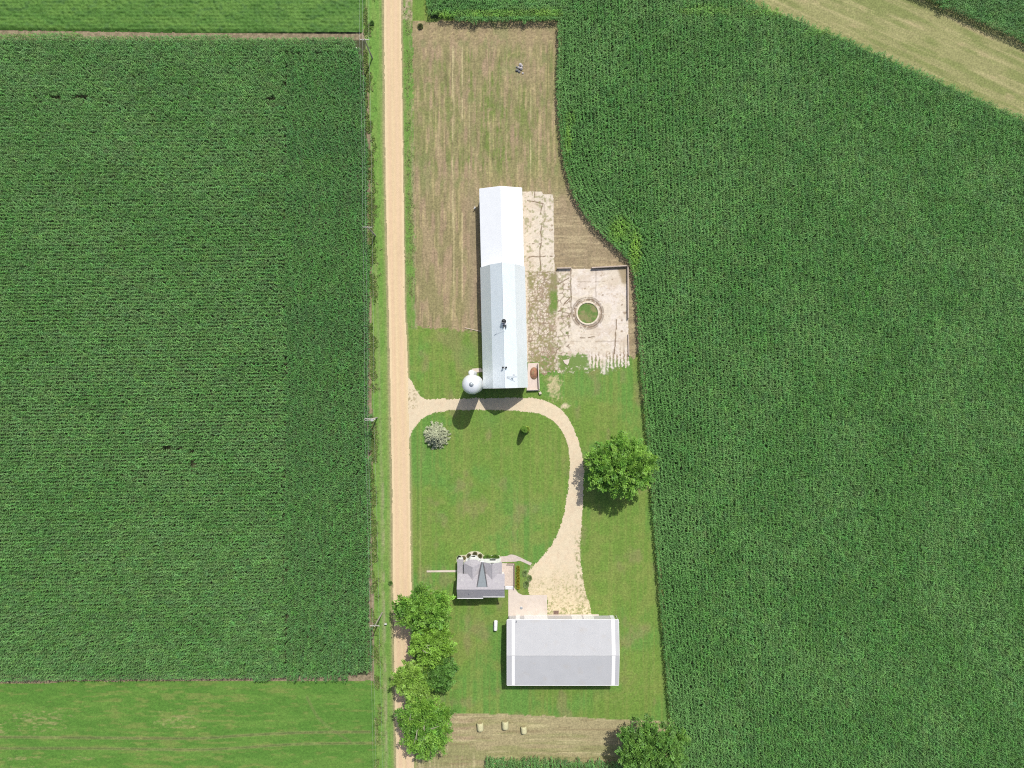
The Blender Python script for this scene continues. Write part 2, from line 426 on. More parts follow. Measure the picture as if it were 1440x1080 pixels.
# ---- gravel road
def road_col(x, y):
    t = (x - roadL(y)) / (roadR(y) - roadL(y))
    c = np.broadcast_to(np.array((.505, .385, .232)), np.shape(x) + (3,)).copy()
    for k, (p, w, a) in enumerate(((.06, .07, .55), (.95, .06, .55), (.42, .06, .25))):
        c = mixc(c, (.575, .485, .315), np.exp(-((t - p) / w) ** 2) * a)
    c = mixc(c, (.525, .375, .26), np.exp(-((t - .25) / .10) ** 2) * .5); c = mixc(c, (.535, .39, .275), np.exp(-((t - .68) / .12) ** 2) * .5)
    c = mixc(c, (.48, .36, .22), ss(.58, .75, fbm(x / 3, y / 40, 301)) * .30)
    return c * (.93 + .14 * fbm(x / 2.5, y / 2.5, 305, 3))[..., None] * (.96 + .08 * vn(x / 1.5, y / 60, 309))[..., None]
M_gravel = vcmat('gravel', lo=.90, hi=1.10, scale=5, bump=.25)
def road_mask(x, y):
    j = 1.1 * (fbm(x / 3, y / 5, 311, 3) - .5)
    return (x > roadL(y) + j) & (x < roadR(y) + j)
tag(gridsheet('road', -31, -20, -94, 94, .16, road_col, M_gravel, road_mask, z=.012), kind='structure')

def drive_col(x, y):
    c = np.broadcast_to(np.array((.520, .440, .312)), np.shape(x) + (3,)).copy()
    c = mixc(c, (.545, .465, .335), ss(.4, .65, fbm(x / 16, y / 16, 321)) * .6 * ss(640, 780, y))
    c = mixc(c, (.535, .43, .30), ss(.5, .7, fbm(x / 6, y / 6, 323)) * .5)
    c = mixc(c, (.47, .36, .255), ss(.6, .75, fbm(x / 5, y / 7, 325)) * .35)
    w = ss(790, 845, y + 20 * (fbm(x / 12, y / 12, 327) - .5))
    c = mixc(c, (.50, .415, .255), w * .45)
    fg = .6 * fbm(x / 1.5, y / 1.3, 331, 2) + .4 * fbm(x / 5, y / 4, 332, 2)
    c = mixc(c, (.30, .27, .12), w * ss(.50, .68, fg + .10 * ss(838, 862, y)) * .5); c = mixc(c, (.15, .19, .06), w * ss(.60, .70, fg + .12 * ss(846, 862, y)) * .6); c = mixc(c, (.60, .52, .35), w * ss(.44, .34, fg) * .45)
    e = ss(806, 812, x) * ss(740, 760, y) * ss(860, 820, y)
    c = mixc(c, (.19, .20, .08), e * ss(.5, .66, fbm(x / 2.4, y / 2.4, 333, 3)) * .85)
    e = ss(592, 578, x) * ss(540, 552, y) * ss(585, 572, y)
    c = mixc(c, (.24, .20, .10), e * ss(.56, .66, fbm(x / 2.2, y / 2.2, 335, 3)) * .8)
    return c * (.90 + .2 * fbm(x / 2, y / 2, 337, 3))[..., None]
def drive_mask(x, y):
    a = 2.2 * (fbm(x / 7, y / 7, 341, 2) - .5) + 1.5 * (vn(x / .9, y / .9, 343) - .5)
    return inside(DRIVE, x + a, y + a)
tag(gridsheet('driveway', -25.5, 19, -54, 4, .16, drive_col, M_gravel, drive_mask, z=.008), kind='structure')

# ---- old concrete feedlot
def L_(*p): return list(p)
CRK = [[(742, 282), (752, 284), (764, 286)], [(764, 286), (760, 300), (762, 315), (760, 328), (762, 338), (759, 350), (760, 381)], [(749, 343), (760, 343)], [(745, 361), (760, 361), (779, 360)], [(752, 270), (752, 282)],
       [(765, 268), (766, 284), (764, 320)], [(803, 380), (803, 440), (800, 448), (800, 462)], [(792, 430), (801, 418)], [(785, 438), (792, 434)], [(786, 446), (800, 444)], [(816, 475), (835, 474)], [(867, 450), (866, 470), (864, 498)],
       [(783, 492), (796, 482)], [(803, 480), (870, 480)], [(812, 396), (850, 396)], [(785, 400), (800, 391)], [(838, 380), (838, 418)]]
SPOT = [(845, 388, 2), (848, 415, 1.6), (875, 428, 2), (875, 466, 2.2), (874, 450, 1.8), (789, 434, 2), (791, 446, 1.6), (785, 448, 1.6), (776, 317, 1.6), (777, 323, 1.8), (744, 361, 2), (744, 343, 1.4), (769, 285, 1.4), (800, 404, 1.8), (801, 424, 1.6), (879, 440, 3.2), (861, 393, 1.6), (822, 406, 1.4), (836, 474, 1.4), (793, 400, 2), (782, 405, 2)]
def voro(x, y, seed):
    """distance to the border between the two nearest cells of a jittered grid"""
    ix = np.floor(x).astype(int); iy = np.floor(y).astype(int); f1 = np.full(np.shape(x), 9.0); f2 = f1.copy()
    for a in (-1, 0, 1):
        for b in (-1, 0, 1):
            cx, cy = ix + a, iy + b
            d = np.hypot(cx + .08 + .84 * vn(cx + 0.0, cy + 0.0, seed) - x, cy + .08 + .84 * vn(cx + 0.0, cy + 0.0, seed + 7) - y)
            f2 = np.minimum(f2, np.maximum(f1, d)); f1 = np.minimum(f1, d)
    return f2 - f1
def yard_col(x, y):
    sh = np.shape(x)
    f = fbm(x / 12, y / 12, 401); g = fbm(x / 2.4, y / 2.4, 403, 3); g2 = fbm(x / 3.6 + 4, y / 2.6, 407, 3)
    wx = x + 2.0 * (fbm(x / 6, y / 6, 405) - .5); wy = y + 2.0 * (fbm(x / 6 + 40, y / 6, 405) - .5)
    c = np.broadcast_to(np.array((.515, .456, .372)), sh + (3,)).copy()
    c = mixc(c, (.555, .50, .445), ss(.4, .65, f) * ss(790, 812, x) * .8)
    c = mixc(c, (.52, .44, .345), ss(760, 740, x) * .3)
    c = c * (.86 + .28 * g)[..., None]
    dirt = np.array((.215, .155, .10)); green = np.array((.108, .178, .038))
    # faint stains and spalls over the whole slab
    c = mixc(c, (.36, .28, .20), ss(.62, .76, g2) * .5); c = mixc(c, (.40, .32, .24), ss(.55, .75, fbm(x / 20, y / 16, 404)) * .35)
    # broken zones: centre strip beside the barn and the south apron
    zb = ss(740, 744, wx) * ss(784, 779, wx) * ss(379, 384, wy) * ss(534, 526, wy)
    zb = zb * (.45 + .85 * fbm(x / 9, y / 14, 411)) - .35 * ss(746, 749, wx) * ss(760, 756, wx) * ss(432, 440, wy) * ss(490, 480, wy)
    jx = np.abs(((wx + 14 * fbm(x / 22, y / 16, 413)) % 5.2) - 2.6); jy = np.abs(((wy + 14 * fbm(x / 15, y / 22, 414)) % 6.4) - 3.2)
    joint = np.maximum(ss(.9, .2, jx), ss(.9, .2, jy))
    v1 = voro(wx / 4.2, wy / 4.2, 611); v2 = voro(wx / 9, wy / 8, 613)
    zw = ss(740, 744, wx) * ss(804, 800, wx) * ss(379, 384, wy) * ss(534, 526, wy)
    c = mixc(c, dirt * .7, zw * ss(.16, .05, v2) * .85 * ss(.3, .5, fbm(x / 8, y / 8, 615)))
    b = np.maximum(ss(.53, .62, zb * .40 + g * .42), np.clip(zb * 1.5, 0, 1) * ss(.30, .10, v1 + .35 * (.55 - g)))
    c = mixc(c, dirt, b * .82)
    veg = ss(.52, .66, fbm(x / 7, y / 11, 415) * .7 + g * .35) * zb
    c = mixc(c, (.21, .19, .085), veg * .8 * ss(.42, .55, g))
    w2 = 5 * (fbm(x / 5, y / 8, 419) - .5); gs = ss(771, 775, wx + w2) * ss(785, 782.5, wx) * ss(378, 390, wy) * ss(446, 432, wy + 2 * w2)
    c = mixc(c, (.185, .165, .08), gs * .85); c = mixc(c, green, gs * ss(404, 414, wy + 6 * (g - .5)) * .95)
    gw = ss(741, 745, wx) * ss(754, 748, wx) * ss(381, 385, wy) * ss(415, 405, wy); c = mixc(c, (.20, .18, .08), gw * ss(.4, .55, g2) * .85)
    # south apron: turf with slabs standing out, then striped slabs
    w3 = 9 * (fbm(x / 4, y / 4, 420, 3) - .5); ga = ss(783, 786, wx + w3) * ss(829, 825, wx + w3) * ss(497, 500, wy + w3) * ss(523, 520, wy + w3)
    c = mixc(c, green, ga * ss(.40, .52, g * .62 + .30 * fbm(x / 7, y / 5, 418) + .06 + .16 * ss(.5, .2, np.abs(y - 509) / 16)) * .95)
    gb = ss(758, 762, wx) * ss(785, 781, wx) * ss(497, 503, wy)
    c = mixc(c, mixc(np.broadcast_to(dirt, sh + (3,)), green, ss(.4, .6, g2)), gb * ss(.44, .54, g) * .85)
    fr = ss(504, 527, wy) * ss(783, 790, wx); c = mixc(c, green, ss(.50, .60, fr * .34 + fbm(x / 2.8, y / 2.2, 471, 3) * .62) * .95 * (1 - np.exp(-((x - 849.5) / 3.2) ** 2) * .7))
    gd = ss(826, 830, wx) * ss(492, 500, wy) + ss(868, 872, wx) * ss(470, 500, wy) * .6
    stp = np.abs(((wx + .6 * (vn(y / 5, x / 30, 417) - .5)) % 5.0) - 2.5)
    c = mixc(c, mixc(np.broadcast_to(dirt * 1.1, sh + (3,)), green, ss(498, 512, wy + 5 * (g - .5))), np.clip(gd, 0, 1) * ss(.50, .66, ss(1.9, .5, stp) * .30 + fbm(x / 1.6, y / 2.4, 422, 3) * .72 + .10 * ss(496, 520, y)) * .92 * (1 - np.exp(-((x - 849.5) / 3.2) ** 2) * .8))
    # cracks, spalls
    for k, p in enumerate(CRK):
        d = dseg(p, wx, wy); w = .75 + .7 * vn(x / 3, y / 3, 421 + k)
        c = mixc(c, dirt * .75, ss(w, w * .4, d) * (.95 if k not in (5, 13, 14, 16) else .4) * ss(.15, .4, vn(x / 5, y / 5, 431 + k)))
    for sx_, sy_, r in SPOT:
        d = np.hypot(wx - sx_, wy - sy_) / r; c = mixc(c, dirt, ss(1.1, .4, d + 1.1 * (g - .5)) * .8)
    c = mixc(c, (.09, .12, .035), (np.abs(x - 797) < 2) * (np.abs(y - 468) < 2) * .9)
    wz = ss(.62, .72, fbm(x / 3.5, y / 3.5, 461, 3) + .05 * ss(820, 790, x) + .07 * ss(465, 495, y)); c = mixc(c, (.19, .19, .075), wz * .6 * ss(806, 800, x + 12 * ss(460, 490, y)))
    # dirt corner in the north east and along the east wall
    co = ss(869, 874, wx + .35 * (388 - y) * (y < 400)) * ss(402, 396, wy); c = mixc(c, (.25, .20, .12), co * .85)
    # rings round the old silo base
    r = np.hypot(wx - 826.5, wy - 440.5); rr0 = np.hypot(x - 826.5, y - 440.5)
    for r0, w, a in ((19.6, 1.5, 1.0), (17.4, .8, .7), (22.3, .9, .75)):
        c = mixc(c, dirt * .62, np.exp(-((r - r0) / w) ** 2) * a * ss(.25, .45, fbm(x / 3, y / 3, 441, 3)))
    c = mixc(c, dirt * 1.2, ss(.5, .62, g) * (r < 20.5) * .5)
    c = np.where((rr0 < 15.0)[..., None], mixc(np.broadcast_to(np.array((.100, .165, .042)), sh + (3,)), (.20, .18, .085), ss(.45, .62, fbm(x / 7, y / 7, 443)) * .85) * (.8 + .4 * g)[..., None], c)
    return c
def yard_mask(x, y):
    a = 1.6 * (fbm(x / 4, y / 4, 451, 3) - .5) + ss(508, 516, y) * 13 * (fbm(x / 3.4, y / 9, 453, 2) - .5)
    m1 = inside([(734, 269), (763, 269.5), (763, 273), (778, 273.5), (780, 382), (736, 382)], x + a * .4, y + a * .4)
    m2 = inside([(736, 381), (783, 381), (785, 378), (882, 378), (884, 496), (885, 512), (872, 519), (858, 523), (856, 526.5), (845, 527), (842, 518), (826, 523), (812, 522), (787, 524), (780, 519), (770, 527), (762, 527), (759, 509), (738, 509)], x + a, y + a)
    return m1 | m2
M_conc = vcmat('old_concrete', rough=.9, lo=.90, hi=1.10, scale=4, bump=.25)
tag(gridsheet('concrete_yard', 1.8, 27, 1.8, 44, .12, yard_col, M_conc, yard_mask, z=.02), kind='structure')

# ---- low crops as relief sheets: soybeans and cut alfalfa
def soy_col(x, y):
    c = np.broadcast_to(np.array((.056, .135, .022)), np.shape(x) + (3,)).copy()
    c = mixc(c, (.082, .170, .030), ss(.4, .65, fbm(x / 26, y / 10, 501)) * .8)
    c = mixc(c, (.05, .115, .03), ss(.55, .75, fbm(x / 8, y / 5, 503)) * .6)
    return c * (.72 + .56 * fbm(x / 2, y / 1.6, 505, 3))[..., None]
def soy_z(X, Y):
    px = X / S + 720; py = 540 - Y / S
    e = np.minimum(np.interp(px, [0, 250, 500], [42.5, 46, 49]) - py, np.interp(py, [-60, 0, 50], [517, 515, 509]) - px)
    h = .45 + .05 * np.cos(Y / .76 * 2 * math.pi) + .36 * (vn(X / .42, Y / .40, 507) - .5) + .26 * (fbm(X / 1.6, Y / 1.2, 509) - .5)
    return h * (.03 + .97 * ss(-1, 4.5, e))
M_soy = vcmat('soybean_leaves', rough=.7, lo=.7, hi=1.35, scale=5, bump=.8)
o = gridsheet('soybean_field', -124, -32.5, 79, 94, .2, soy_col, M_soy,
          lambda x, y: (y < np.interp(x, [0, 250, 500], [42.5, 46, 49]) + 2.4 * (fbm(x / 4, y / 4, 511, 3) - .5)) & (x < np.interp(y, [-60, 0, 50], [517, 515, 509]) + 2.5 * (fbm(x / 3, y / 3, 513, 3) - .5)), zf=soy_z)
tag(o, kind='structure')
TR1 = smooth([(-60, 1036), (0, 1036), (130, 1037), (270, 1038), (340, 1034), (420, 1030), (520, 1029)], 6)
TR2 = smooth([(-60, 1052), (0, 1052), (130, 1052), (270, 1054), (340, 1051), (420, 1046), (524, 1044.5)], 6)
TR3 = smooth([(432, 980), (445, 1005), (462, 1022), (492, 1042)], 6)
def alf_col(x, y):
    sh = np.shape(x); f3 = fbm(x / 2.2, y / 1.8, 523, 3)
    c = np.broadcast_to(np.array((.070, .162, .025)), sh + (3,)).copy()
    c = mixc(c, (.096, .188, .033), ss(.4, .65, fbm(x / 40, y / 9, 521)) * .8)
    c = mixc(c, (.155, .190, .050), ss(.58, .78, fbm(x / 18, y / 3.4, 525) + .10 * np.exp(-((x - 250) / 90) ** 2)) * .65)
    for bx, by, rx, ry in ((0, 1030, 26, 18), (35, 1066, 60, 8), (110, 1066, 46, 9), (60, 1012, 90, 30), (255, 1014, 60, 26), (30, 1079, 60, 8)):
        w = np.clip(1.2 - np.hypot((x - bx) / rx, (y - by) / ry), 0, 1); c = mixc(c, (.30, .25, .12), ss(.60, .82, w * .34 + fbm(x / 7, y / 1.8, 527) * .66) * .5)
    for k, t in enumerate((TR1, TR2, TR3)):
        d = dseg(t, x, y); a = (.85, .75, .45)[k]
        c = mixc(c, (.21, .19, .085), ss(3.0, 1.0, np.abs(d)) * .6 * a); c = mixc(c, (.030, .050, .016), ss(1.2, .4, d) * .6 * a * ss(.2, .45, vn(x / 6, y / 6, 541 + k)))
    return c * (.80 + .40 * f3)[..., None]
M_alf = vcmat('alfalfa_leaves', rough=.85, lo=.76, hi=1.26, scale=4, bump=.7)
o = gridsheet('alfalfa_field', -124, -29, -94, -66.2, .2, alf_col, M_alf,
          lambda x, y: (y > np.interp(x, [-60, 70, 90, 527], [961.5, 961, 958, 957]) + 1.8 * (fbm(x / 4, y / 4, 531, 3) - .5)) & (x < np.interp(y, [955, 1080], [525, 531]) + 2 * (fbm(x / 3, y / 3, 533, 3) - .5)),
          zf=lambda X, Y: .12 + .10 * (vn(X / .5, Y / .4, 537) - .5))
tag(o, kind='structure')

# ================================================================== standing corn (uncountable: stuff, scattered)
M_corn = leafmat('corn_leaf', 'INSTANCER', 'tint', trans=.20, rough=.5, spec=.3)
_N = M_corn.node_tree.nodes; _L = M_corn.node_tree.links          # every plant its own tone
_a = _N.new('ShaderNodeAttribute'); _a.attribute_name = 'Col'; _x = _N.new('ShaderNodeMix'); _x.data_type = 'RGBA'; _x.blend_type = 'MULTIPLY'; _x.inputs[0].default_value = 1
_m = [q for q in _N if q.type == 'MIX'][0]; _t = [l.to_socket for l in list(_m.outputs[2].links)]
_L.new(_m.outputs[2], _x.inputs[6]); _L.new(_a.outputs['Color'], _x.inputs[7])
for q in _t: _L.new(_x.outputs[2], q)
def corn_segment(seed):
    r = random.Random(seed); V = []; F = []; K = []
    for i in range(5):
        x = -.6 + (i + .5) * .24 + r.uniform(-.10, .10); y = r.uniform(-.10, .10); h = r.uniform(1.7, 2.4)
        b = len(V); V += [(x - .018, y, 0), (x + .018, y, 0), (x, y, h)]; F.append((b, b + 1, b + 2, b + 2))
        ph = r.uniform(0, 6.283); tone = r.gauss(1, .12); K += [tone * .8] * 3
        for k in range(7):
            t = k / 6.0
            z = 1.0 + t * (h - 1.0)
            a = ph + k * math.pi + r.uniform(-.7, .7)
            Ln = (.31 + .33 * math.sin(math.pi * (t * .8 + .15))) * r.uniform(.8, 1.15)
            up = .12 + .40 * t * t + r.uniform(-.06, .08); dr = .36 - .18 * t + r.uniform(-.08, .08)
            w = .052 * r.uniform(.85, 1.15); K += [tone * r.gauss(1, .08)] * 8
            ca, sa = math.cos(a), math.sin(a)
            tw = r.uniform(-.55, .55)
            b = len(V)
            for s_, zz, ww in ((.02, 0, .5), (.38, up, 1.0), (.74, up - dr * .35, .8), (1.0, up - dr * 1.25, .08)):
                cx, cy, cz = x + ca * Ln * s_, y + sa * Ln * s_, z + zz * Ln
                V += [(cx - sa * w * ww, cy + ca * w * ww, cz + tw * w * ww), (cx + sa * w * ww, cy - ca * w * ww, cz - tw * w * ww)]
            for q in range(3): F.append((b + 2 * q, b + 2 * q + 1, b + 2 * q + 3, b + 2 * q + 2))
    return npmesh('corn_row', V, F, M_corn, np.repeat(np.array(K)[:, None], 3, 1))
SRC = bpy.data.collections.new('corn_source')
for k in range(12):
    V = corn_segment(k)
    SRC.objects.link(bpy.data.objects.new('corn_row%02d' % k, V))

def scatter_group(C):
    ng = bpy.data.node_groups.new('plant_scatter', 'GeometryNodeTree')
    ng.interface.new_socket('Geometry', in_out='INPUT', socket_type='NodeSocketGeometry')
    ng.interface.new_socket('Geometry', in_out='OUTPUT', socket_type='NodeSocketGeometry')
    N = ng.nodes; L = ng.links
    gi = N.new('NodeGroupInput'); go = N.new('NodeGroupOutput'); ip = N.new('GeometryNodeInstanceOnPoints'); ci = N.new('GeometryNodeCollectionInfo')
    ci.inputs['Collection'].default_value = C; ci.inputs['Separate Children'].default_value = True; ci.inputs['Reset Children'].default_value = True
    ip.inputs['Pick Instance'].default_value = True
    def attr(n, t):
        q = N.new('GeometryNodeInputNamedAttribute'); q.data_type = t; q.inputs['Name'].default_value = n; return q.outputs['Attribute']
    L.new(gi.outputs[0], ip.inputs['Points']); L.new(ci.outputs[0], ip.inputs['Instance'])
    L.new(attr('variant', 'INT'), ip.inputs['Instance Index']); L.new(attr('rot', 'FLOAT_VECTOR'), ip.inputs['Rotation']); L.new(attr('scl', 'FLOAT_VECTOR'), ip.inputs['Scale'])
    L.new(ip.outputs[0], go.inputs[0])
    return ng
NG = scatter_group(SRC)

def scatter(name, pts, rot, scl, tint):
    n = len(pts)
    me = bpy.data.meshes.new(name); me.vertices.add(n); me.vertices.foreach_set('co', np.asarray(pts, np.float32).ravel())
    me.attributes.new('variant', 'INT', 'POINT').data.foreach_set('value', rng.integers(0, 12, n).astype(np.int32))
    rv = np.zeros((n, 3), np.float32); rv[:, 2] = rot; me.attributes.new('rot', 'FLOAT_VECTOR', 'POINT').data.foreach_set('vector', rv.ravel())
    me.attributes.new('scl', 'FLOAT_VECTOR', 'POINT').data.foreach_set('vector', np.asarray(scl, np.float32).ravel())
    c = np.ones((n, 4), np.float32); c[:, :3] = tint; me.attributes.new('tint', 'FLOAT_COLOR', 'POINT').data.foreach_set('color', c.ravel())
    o = link(name, me); mo = o.modifiers.new('plants', 'NODES'); mo.node_group = NG
    return tag(o, kind='stuff')

CG = np.array((.094, .236, .054)); CG2 = np.array((.118, .262, .070)); CY = np.array((.185, .360, .048)); CB = np.array((.074, .198, .050))
ZC = 1.7
def rows(maskf, ang, tintf, box, sp=.762, seg=1.2, jit=.035):
    """points of row segments over a photo-pixel box, rows at angle ang"""
    x0, y0 = P(box[0], box[3])[:2]; x1, y1 = P(box[2], box[1])[:2]
    cx, cy = (x0 + x1) / 2, (y0 + y1) / 2; r = math.hypot(x1 - x0, y1 - y0) / 2 + 2
    u = np.arange(-r, r, seg); v = np.arange(-r, r, sp)
    U, Vv = np.meshgrid(u, v); U = U + rng.uniform(-.5, .5, (len(v), 1)) * seg
    U = U.ravel(); Vv = Vv.ravel() + rng.normal(0, jit, U.size)
    X = cx + U * math.cos(ang) - Vv * math.sin(ang); Y = cy + U * math.sin(ang) + Vv * math.cos(ang)
    k = 1 / (S * (1 - ZC / H)); px = X * k + 720; py = 540 - Y * k
    ok = (px > box[0]) & (px < box[2]) & (py > box[1]) & (py < box[3]) & maskf(px, py)
    X, Y, px, py = X[ok], Y[ok], px[ok], py[ok]; n = len(X)
    flip = rng.integers(0, 2, n) * math.pi
    hs = (.92 + .16 * fbm(px / 30, py / 30, 601)) * rng.normal(1, .04, n)
    scl = np.stack([np.ones(n), rng.uniform(.9, 1.1, n), hs], -1)
    t = tintf(px, py) * rng.normal(1, .09, (n, 1)) * (1 + .05 * rng.normal(0, 1, (n, 3)))
    return np.stack([X, Y, np.zeros(n)], -1), ang + flip + rng.normal(0, .05, n), scl, np.clip(t, .01, .5)

def join(*a): return [np.concatenate([q[i] for q in a]) for i in range(4)]

def lc_right(y): return np.interp(y, [40, 62, 72, 95, 200, 320, 600, 690, 870, 945, 960], [501, 501, 505, 511, 515.5, 518, 520.5, 519.5, 521, 524, 525])
def lc_mask(x, y):
    j = 1.5 * (fbm(x / 5, y / 5, 611) - .5)
    m = (x < lc_right(y) + j) & (y > np.interp(x, [0, 250, 480, 515], [48, 50.5, 54, 55]) + j) & (y < np.interp(x, [0, 80, 490, 491, 525], [959, 957.5, 955, 948.5, 945]) + j * 2)
    m &= ~((np.abs(y - 136) < 1.8) & (((x > 44) & (x < 126)) | ((x > 272) & (x < 398))) & (fbm(x / 7, y / 3, 613, 2) > .46))
    m &= ~((np.abs(x - 269.5) < 2.6) & (y > 634) & (y < 656) & (vn(x / 3, y / 3, 615) > .25))
    m &= ~((np.abs(y - 630) < 1.4) & (x > 230) & (x < 264) & (vn(x / 6, y, 617) > .3))
    m &= ~((y > 683) & (y < 712) & (x > 519.5))
    return m
def lc_tint(head):
    def f(x, y):
        n = fbm(x / 70, y / 40, 621); n2 = fbm(x / 20, y / 14, 623); sh = np.shape(x)
        c = np.broadcast_to(CB if head else CG2, sh + (3,)).copy()  # turned headland rows look darker from above; that shade is put into the tint
        if head: c = mixc(c, CG2 * .93, ss(280, 760, y) * .5)
        c = mixc(c, CG, ss(.4, .62, n) * .7); c = mixc(c, (.116, .228, .080), ss(.5, .7, n2) * (.35 if not head else .2))
        c = mixc(c, CY * .8, ss(58, 49, y) * .45 * ss(.4, .6, n2))
        return c
    return f
def hd(x, y): return (x > 401 + 3 * (vn(0 * x, y / 9, 625) - .5)) & (y > 74)
a1 = rows(lambda x, y: lc_mask(x, y) & ~hd(x, y), R(.6), lc_tint(False), (-75, 40, 530, 965))
a2 = rows(lambda x, y: lc_mask(x, y) & hd(x, y), R(89.3), lc_tint(True), (395, 40, 530, 965))
scatter('corn_field', *join(a1, a2))

def ce_x(y): return np.interp(y, [p[1] for p in CORN_E], [p[0] for p in CORN_E])
CORN_E = smooth(CORN_E_EDGE, 5)
def rc_mask(x, y):
    j = 1.0 * (fbm(x / 4, y / 4, 631) - .5)
    lo = np.interp(x, [p[0] for p in NE_LO], [p[1] for p in NE_LO])
    main = (x > np.where(y > 28, ce_x(y), 597 + .8 * y) + j) & (y > lo + j)
    top = (y <= 28.6 + j) & (x > np.interp(y, [-40, 6, 18, 27], [596, 598, 604, 638]) + j) & (y > lo + j)
    return np.where((y > 28.6 + j) | ((y > 27.5) & (x > 800)), main, top)
def rc_tint(x, y):
    n = fbm(x / 60, y / 60, 641); n2 = fbm(x / 16, y / 16, 643); sh = np.shape(x)
    c = np.broadcast_to(CG * 1.04, sh + (3,)).copy()
    c = mixc(c, CG2 * 1.05, ss(.38, .62, n) * .9); c = mixc(c, CB * 1.05, ss(.55, .72, n2) * .5)
    e = ce_x(y)
    for bx, by, rx, ry, a in ((893, 352, 12, 38, 1.0), (872, 322, 20, 26, .75), (799, 195, 6, 30, .75), (803, 165, 9, 16, .4), (700, 19, 100, 7, .7), (622, 21, 24, 6, 1.0), (770, 17, 30, 9, .6), (990, 14, 60, 8, .5), (1090, 16, 50, 10, .6), (1160, 44, 40, 10, .35), (906, 600, 6, 100, .15)):
        w = np.clip(1.15 - np.hypot((x - bx) / rx, (y - by) / ry), 0, 1)
        c = mixc(c, CY, ss(.15, .85, w * .9 + .35 * (n2 - .3)) * a * (w > 0))
    return c
def edge_rows(curve, nrow, first, side, keep, tintf, seg=1.2):
    w = np.array(P2(curve, ZC)); out = []
    for k in range(nrow):
        off = first + k * .762
        d = np.gradient(w, axis=0); d /= np.linalg.norm(d, axis=1, keepdims=True)
        q = w + np.stack([-d[:, 1], d[:, 0]], 1) * off * side
        L = np.concatenate([[0], np.cumsum(np.hypot(*np.diff(q, axis=0).T))]); t = np.arange(rng.uniform(0, seg), L[-1], seg)
        X = np.interp(t, L, q[:, 0]); Y = np.interp(t, L, q[:, 1]); A = np.arctan2(np.interp(t, L, d[:, 1]), np.interp(t, L, d[:, 0]))
        X = X + rng.normal(0, .05, len(t)); Y = Y + rng.normal(0, .05, len(t))
        kk = 1 / (S * (1 - ZC / H)); px = X * kk + 720; py = 540 - Y * kk; ok = keep(px, py)
        X, Y, px, py, A = X[ok], Y[ok], px[ok], py[ok], A[ok]; n = len(X)
        scl = np.stack([np.ones(n), rng.uniform(.9, 1.1, n), rng.normal(1, .05, n)], -1)
        out.append((np.stack([X, Y, 0 * X], -1), A + rng.integers(0, 2, n) * math.pi, scl, np.clip(tintf(px, py) * rng.normal(1, .09, (n, 1)), .01, .5)))
    return join(*out)
ARC = [p for p in CORN_E if p[1] >= 28]
def arc_d(x, y): return dseg(ARC[::2] + [ARC[-1]], x, y)
r1 = rows(lambda x, y: rc_mask(x, y) & ((arc_d(x, y) > 8 * .762 / S) | (y < 27.5)) & ((x > 805) | (y > 27.5)), R(91.5), rc_tint, (590, -45, 1500, 1135))
r2 = edge_rows(ARC, 9, -.30, 1, lambda x, y: (y > 25) & (y < 1130), rc_tint)
r3 = rows(lambda x, y: rc_mask(x, y) & (y < 30) & (x < 806) , R(.4), rc_tint, (590, -45, 840, 31))
scatter('corn_field', *join(r1, r2, r3))
scatter('corn_field', *rows(lambda x, y: (x > 1240) & (y < 2.5 + np.interp(x, [p[0] for p in NE_HI], [p[1] for p in NE_HI])), R(-24), lambda x, y: mixc(np.broadcast_to(CG2 * .92, np.shape(x) + (3,)).copy(), CB, ss(.4, .6, fbm(x / 20, y / 20, 651)) * .6), (1240, -45, 1500, 100)))
scatter('corn_field', *rows(lambda x, y: (x > 679 + 3 * vn(y, y, 653)) & (x < 905) & (y > np.interp(x, [680, 845, 880], [1067.5, 1071, 1078])), R(91), lambda x, y: np.broadcast_to(CG2, np.shape(x) + (3,)).copy(), (670, 1060, 910, 1135)))

# rough grass and weeds along the fence line of the west field and the edges
M_tuft = leafmat('weed_leaf', 'GEOMETRY', 'Col', trans=.3, rough=.7)
def tufts(name, px, py, size, cols, hgt=.5):
    n = len(px); V = []; CC = []
    k = 7
    X = (px - 720) * S; Y = (540 - py) * S
    a = rng.uniform(0, 2 * math.pi, (n, k)); ln = size[:, None] * rng.uniform(.5, 1.1, (n, k)); up = hgt * rng.uniform(.4, 1.1, (n, k)) * size[:, None] * 2
    w = ln * .22
    bx = X[:, None] + rng.normal(0, .3, (n, k)) * size[:, None]; by = Y[:, None] + rng.normal(0, .3, (n, k)) * size[:, None]
    ca, sa = np.cos(a), np.sin(a)
    p0 = np.stack([bx, by, 0 * bx], -1); pl = np.stack([bx + ca * ln * .5 - sa * w, by + sa * ln * .5 + ca * w, up * .8], -1)
    pr = np.stack([bx + ca * ln * .5 + sa * w, by + sa * ln * .5 - ca * w, up * .8], -1); pt = np.stack([bx + ca * ln, by + sa * ln, up], -1)
    V = np.stack([p0, pr, pt, pl], 2).reshape(-1, 3)
    col = np.repeat(cols * rng.normal(1, .12, (n, 1)), k * 4, axis=0)
    return link(name, npmesh(name, V, np.arange(len(V)).reshape(-1, 4), M_tuft, np.clip(col, .01, .6)))
n = 9000
py = rng.uniform(-20, 1100, n); t = rng.random(n)
px = lc_right(np.clip(py, 95, 945)) + 2 + np.abs(rng.normal(0, 4, n)) + 2 * (py > 950)
c = mixc(np.broadcast_to(np.array((.17, .28, .06)), (n, 3)).copy(), (.30, .31, .14), (t < .4) * .8)
px2 = roadR(py) + 9 + rng.normal(0, 3, n); ok2 = (py < 460) & (t < .35)
dense = (fbm(py / 20, px / 8, 661) > .5)
sel = dense & (px < roadL(py) - 4)
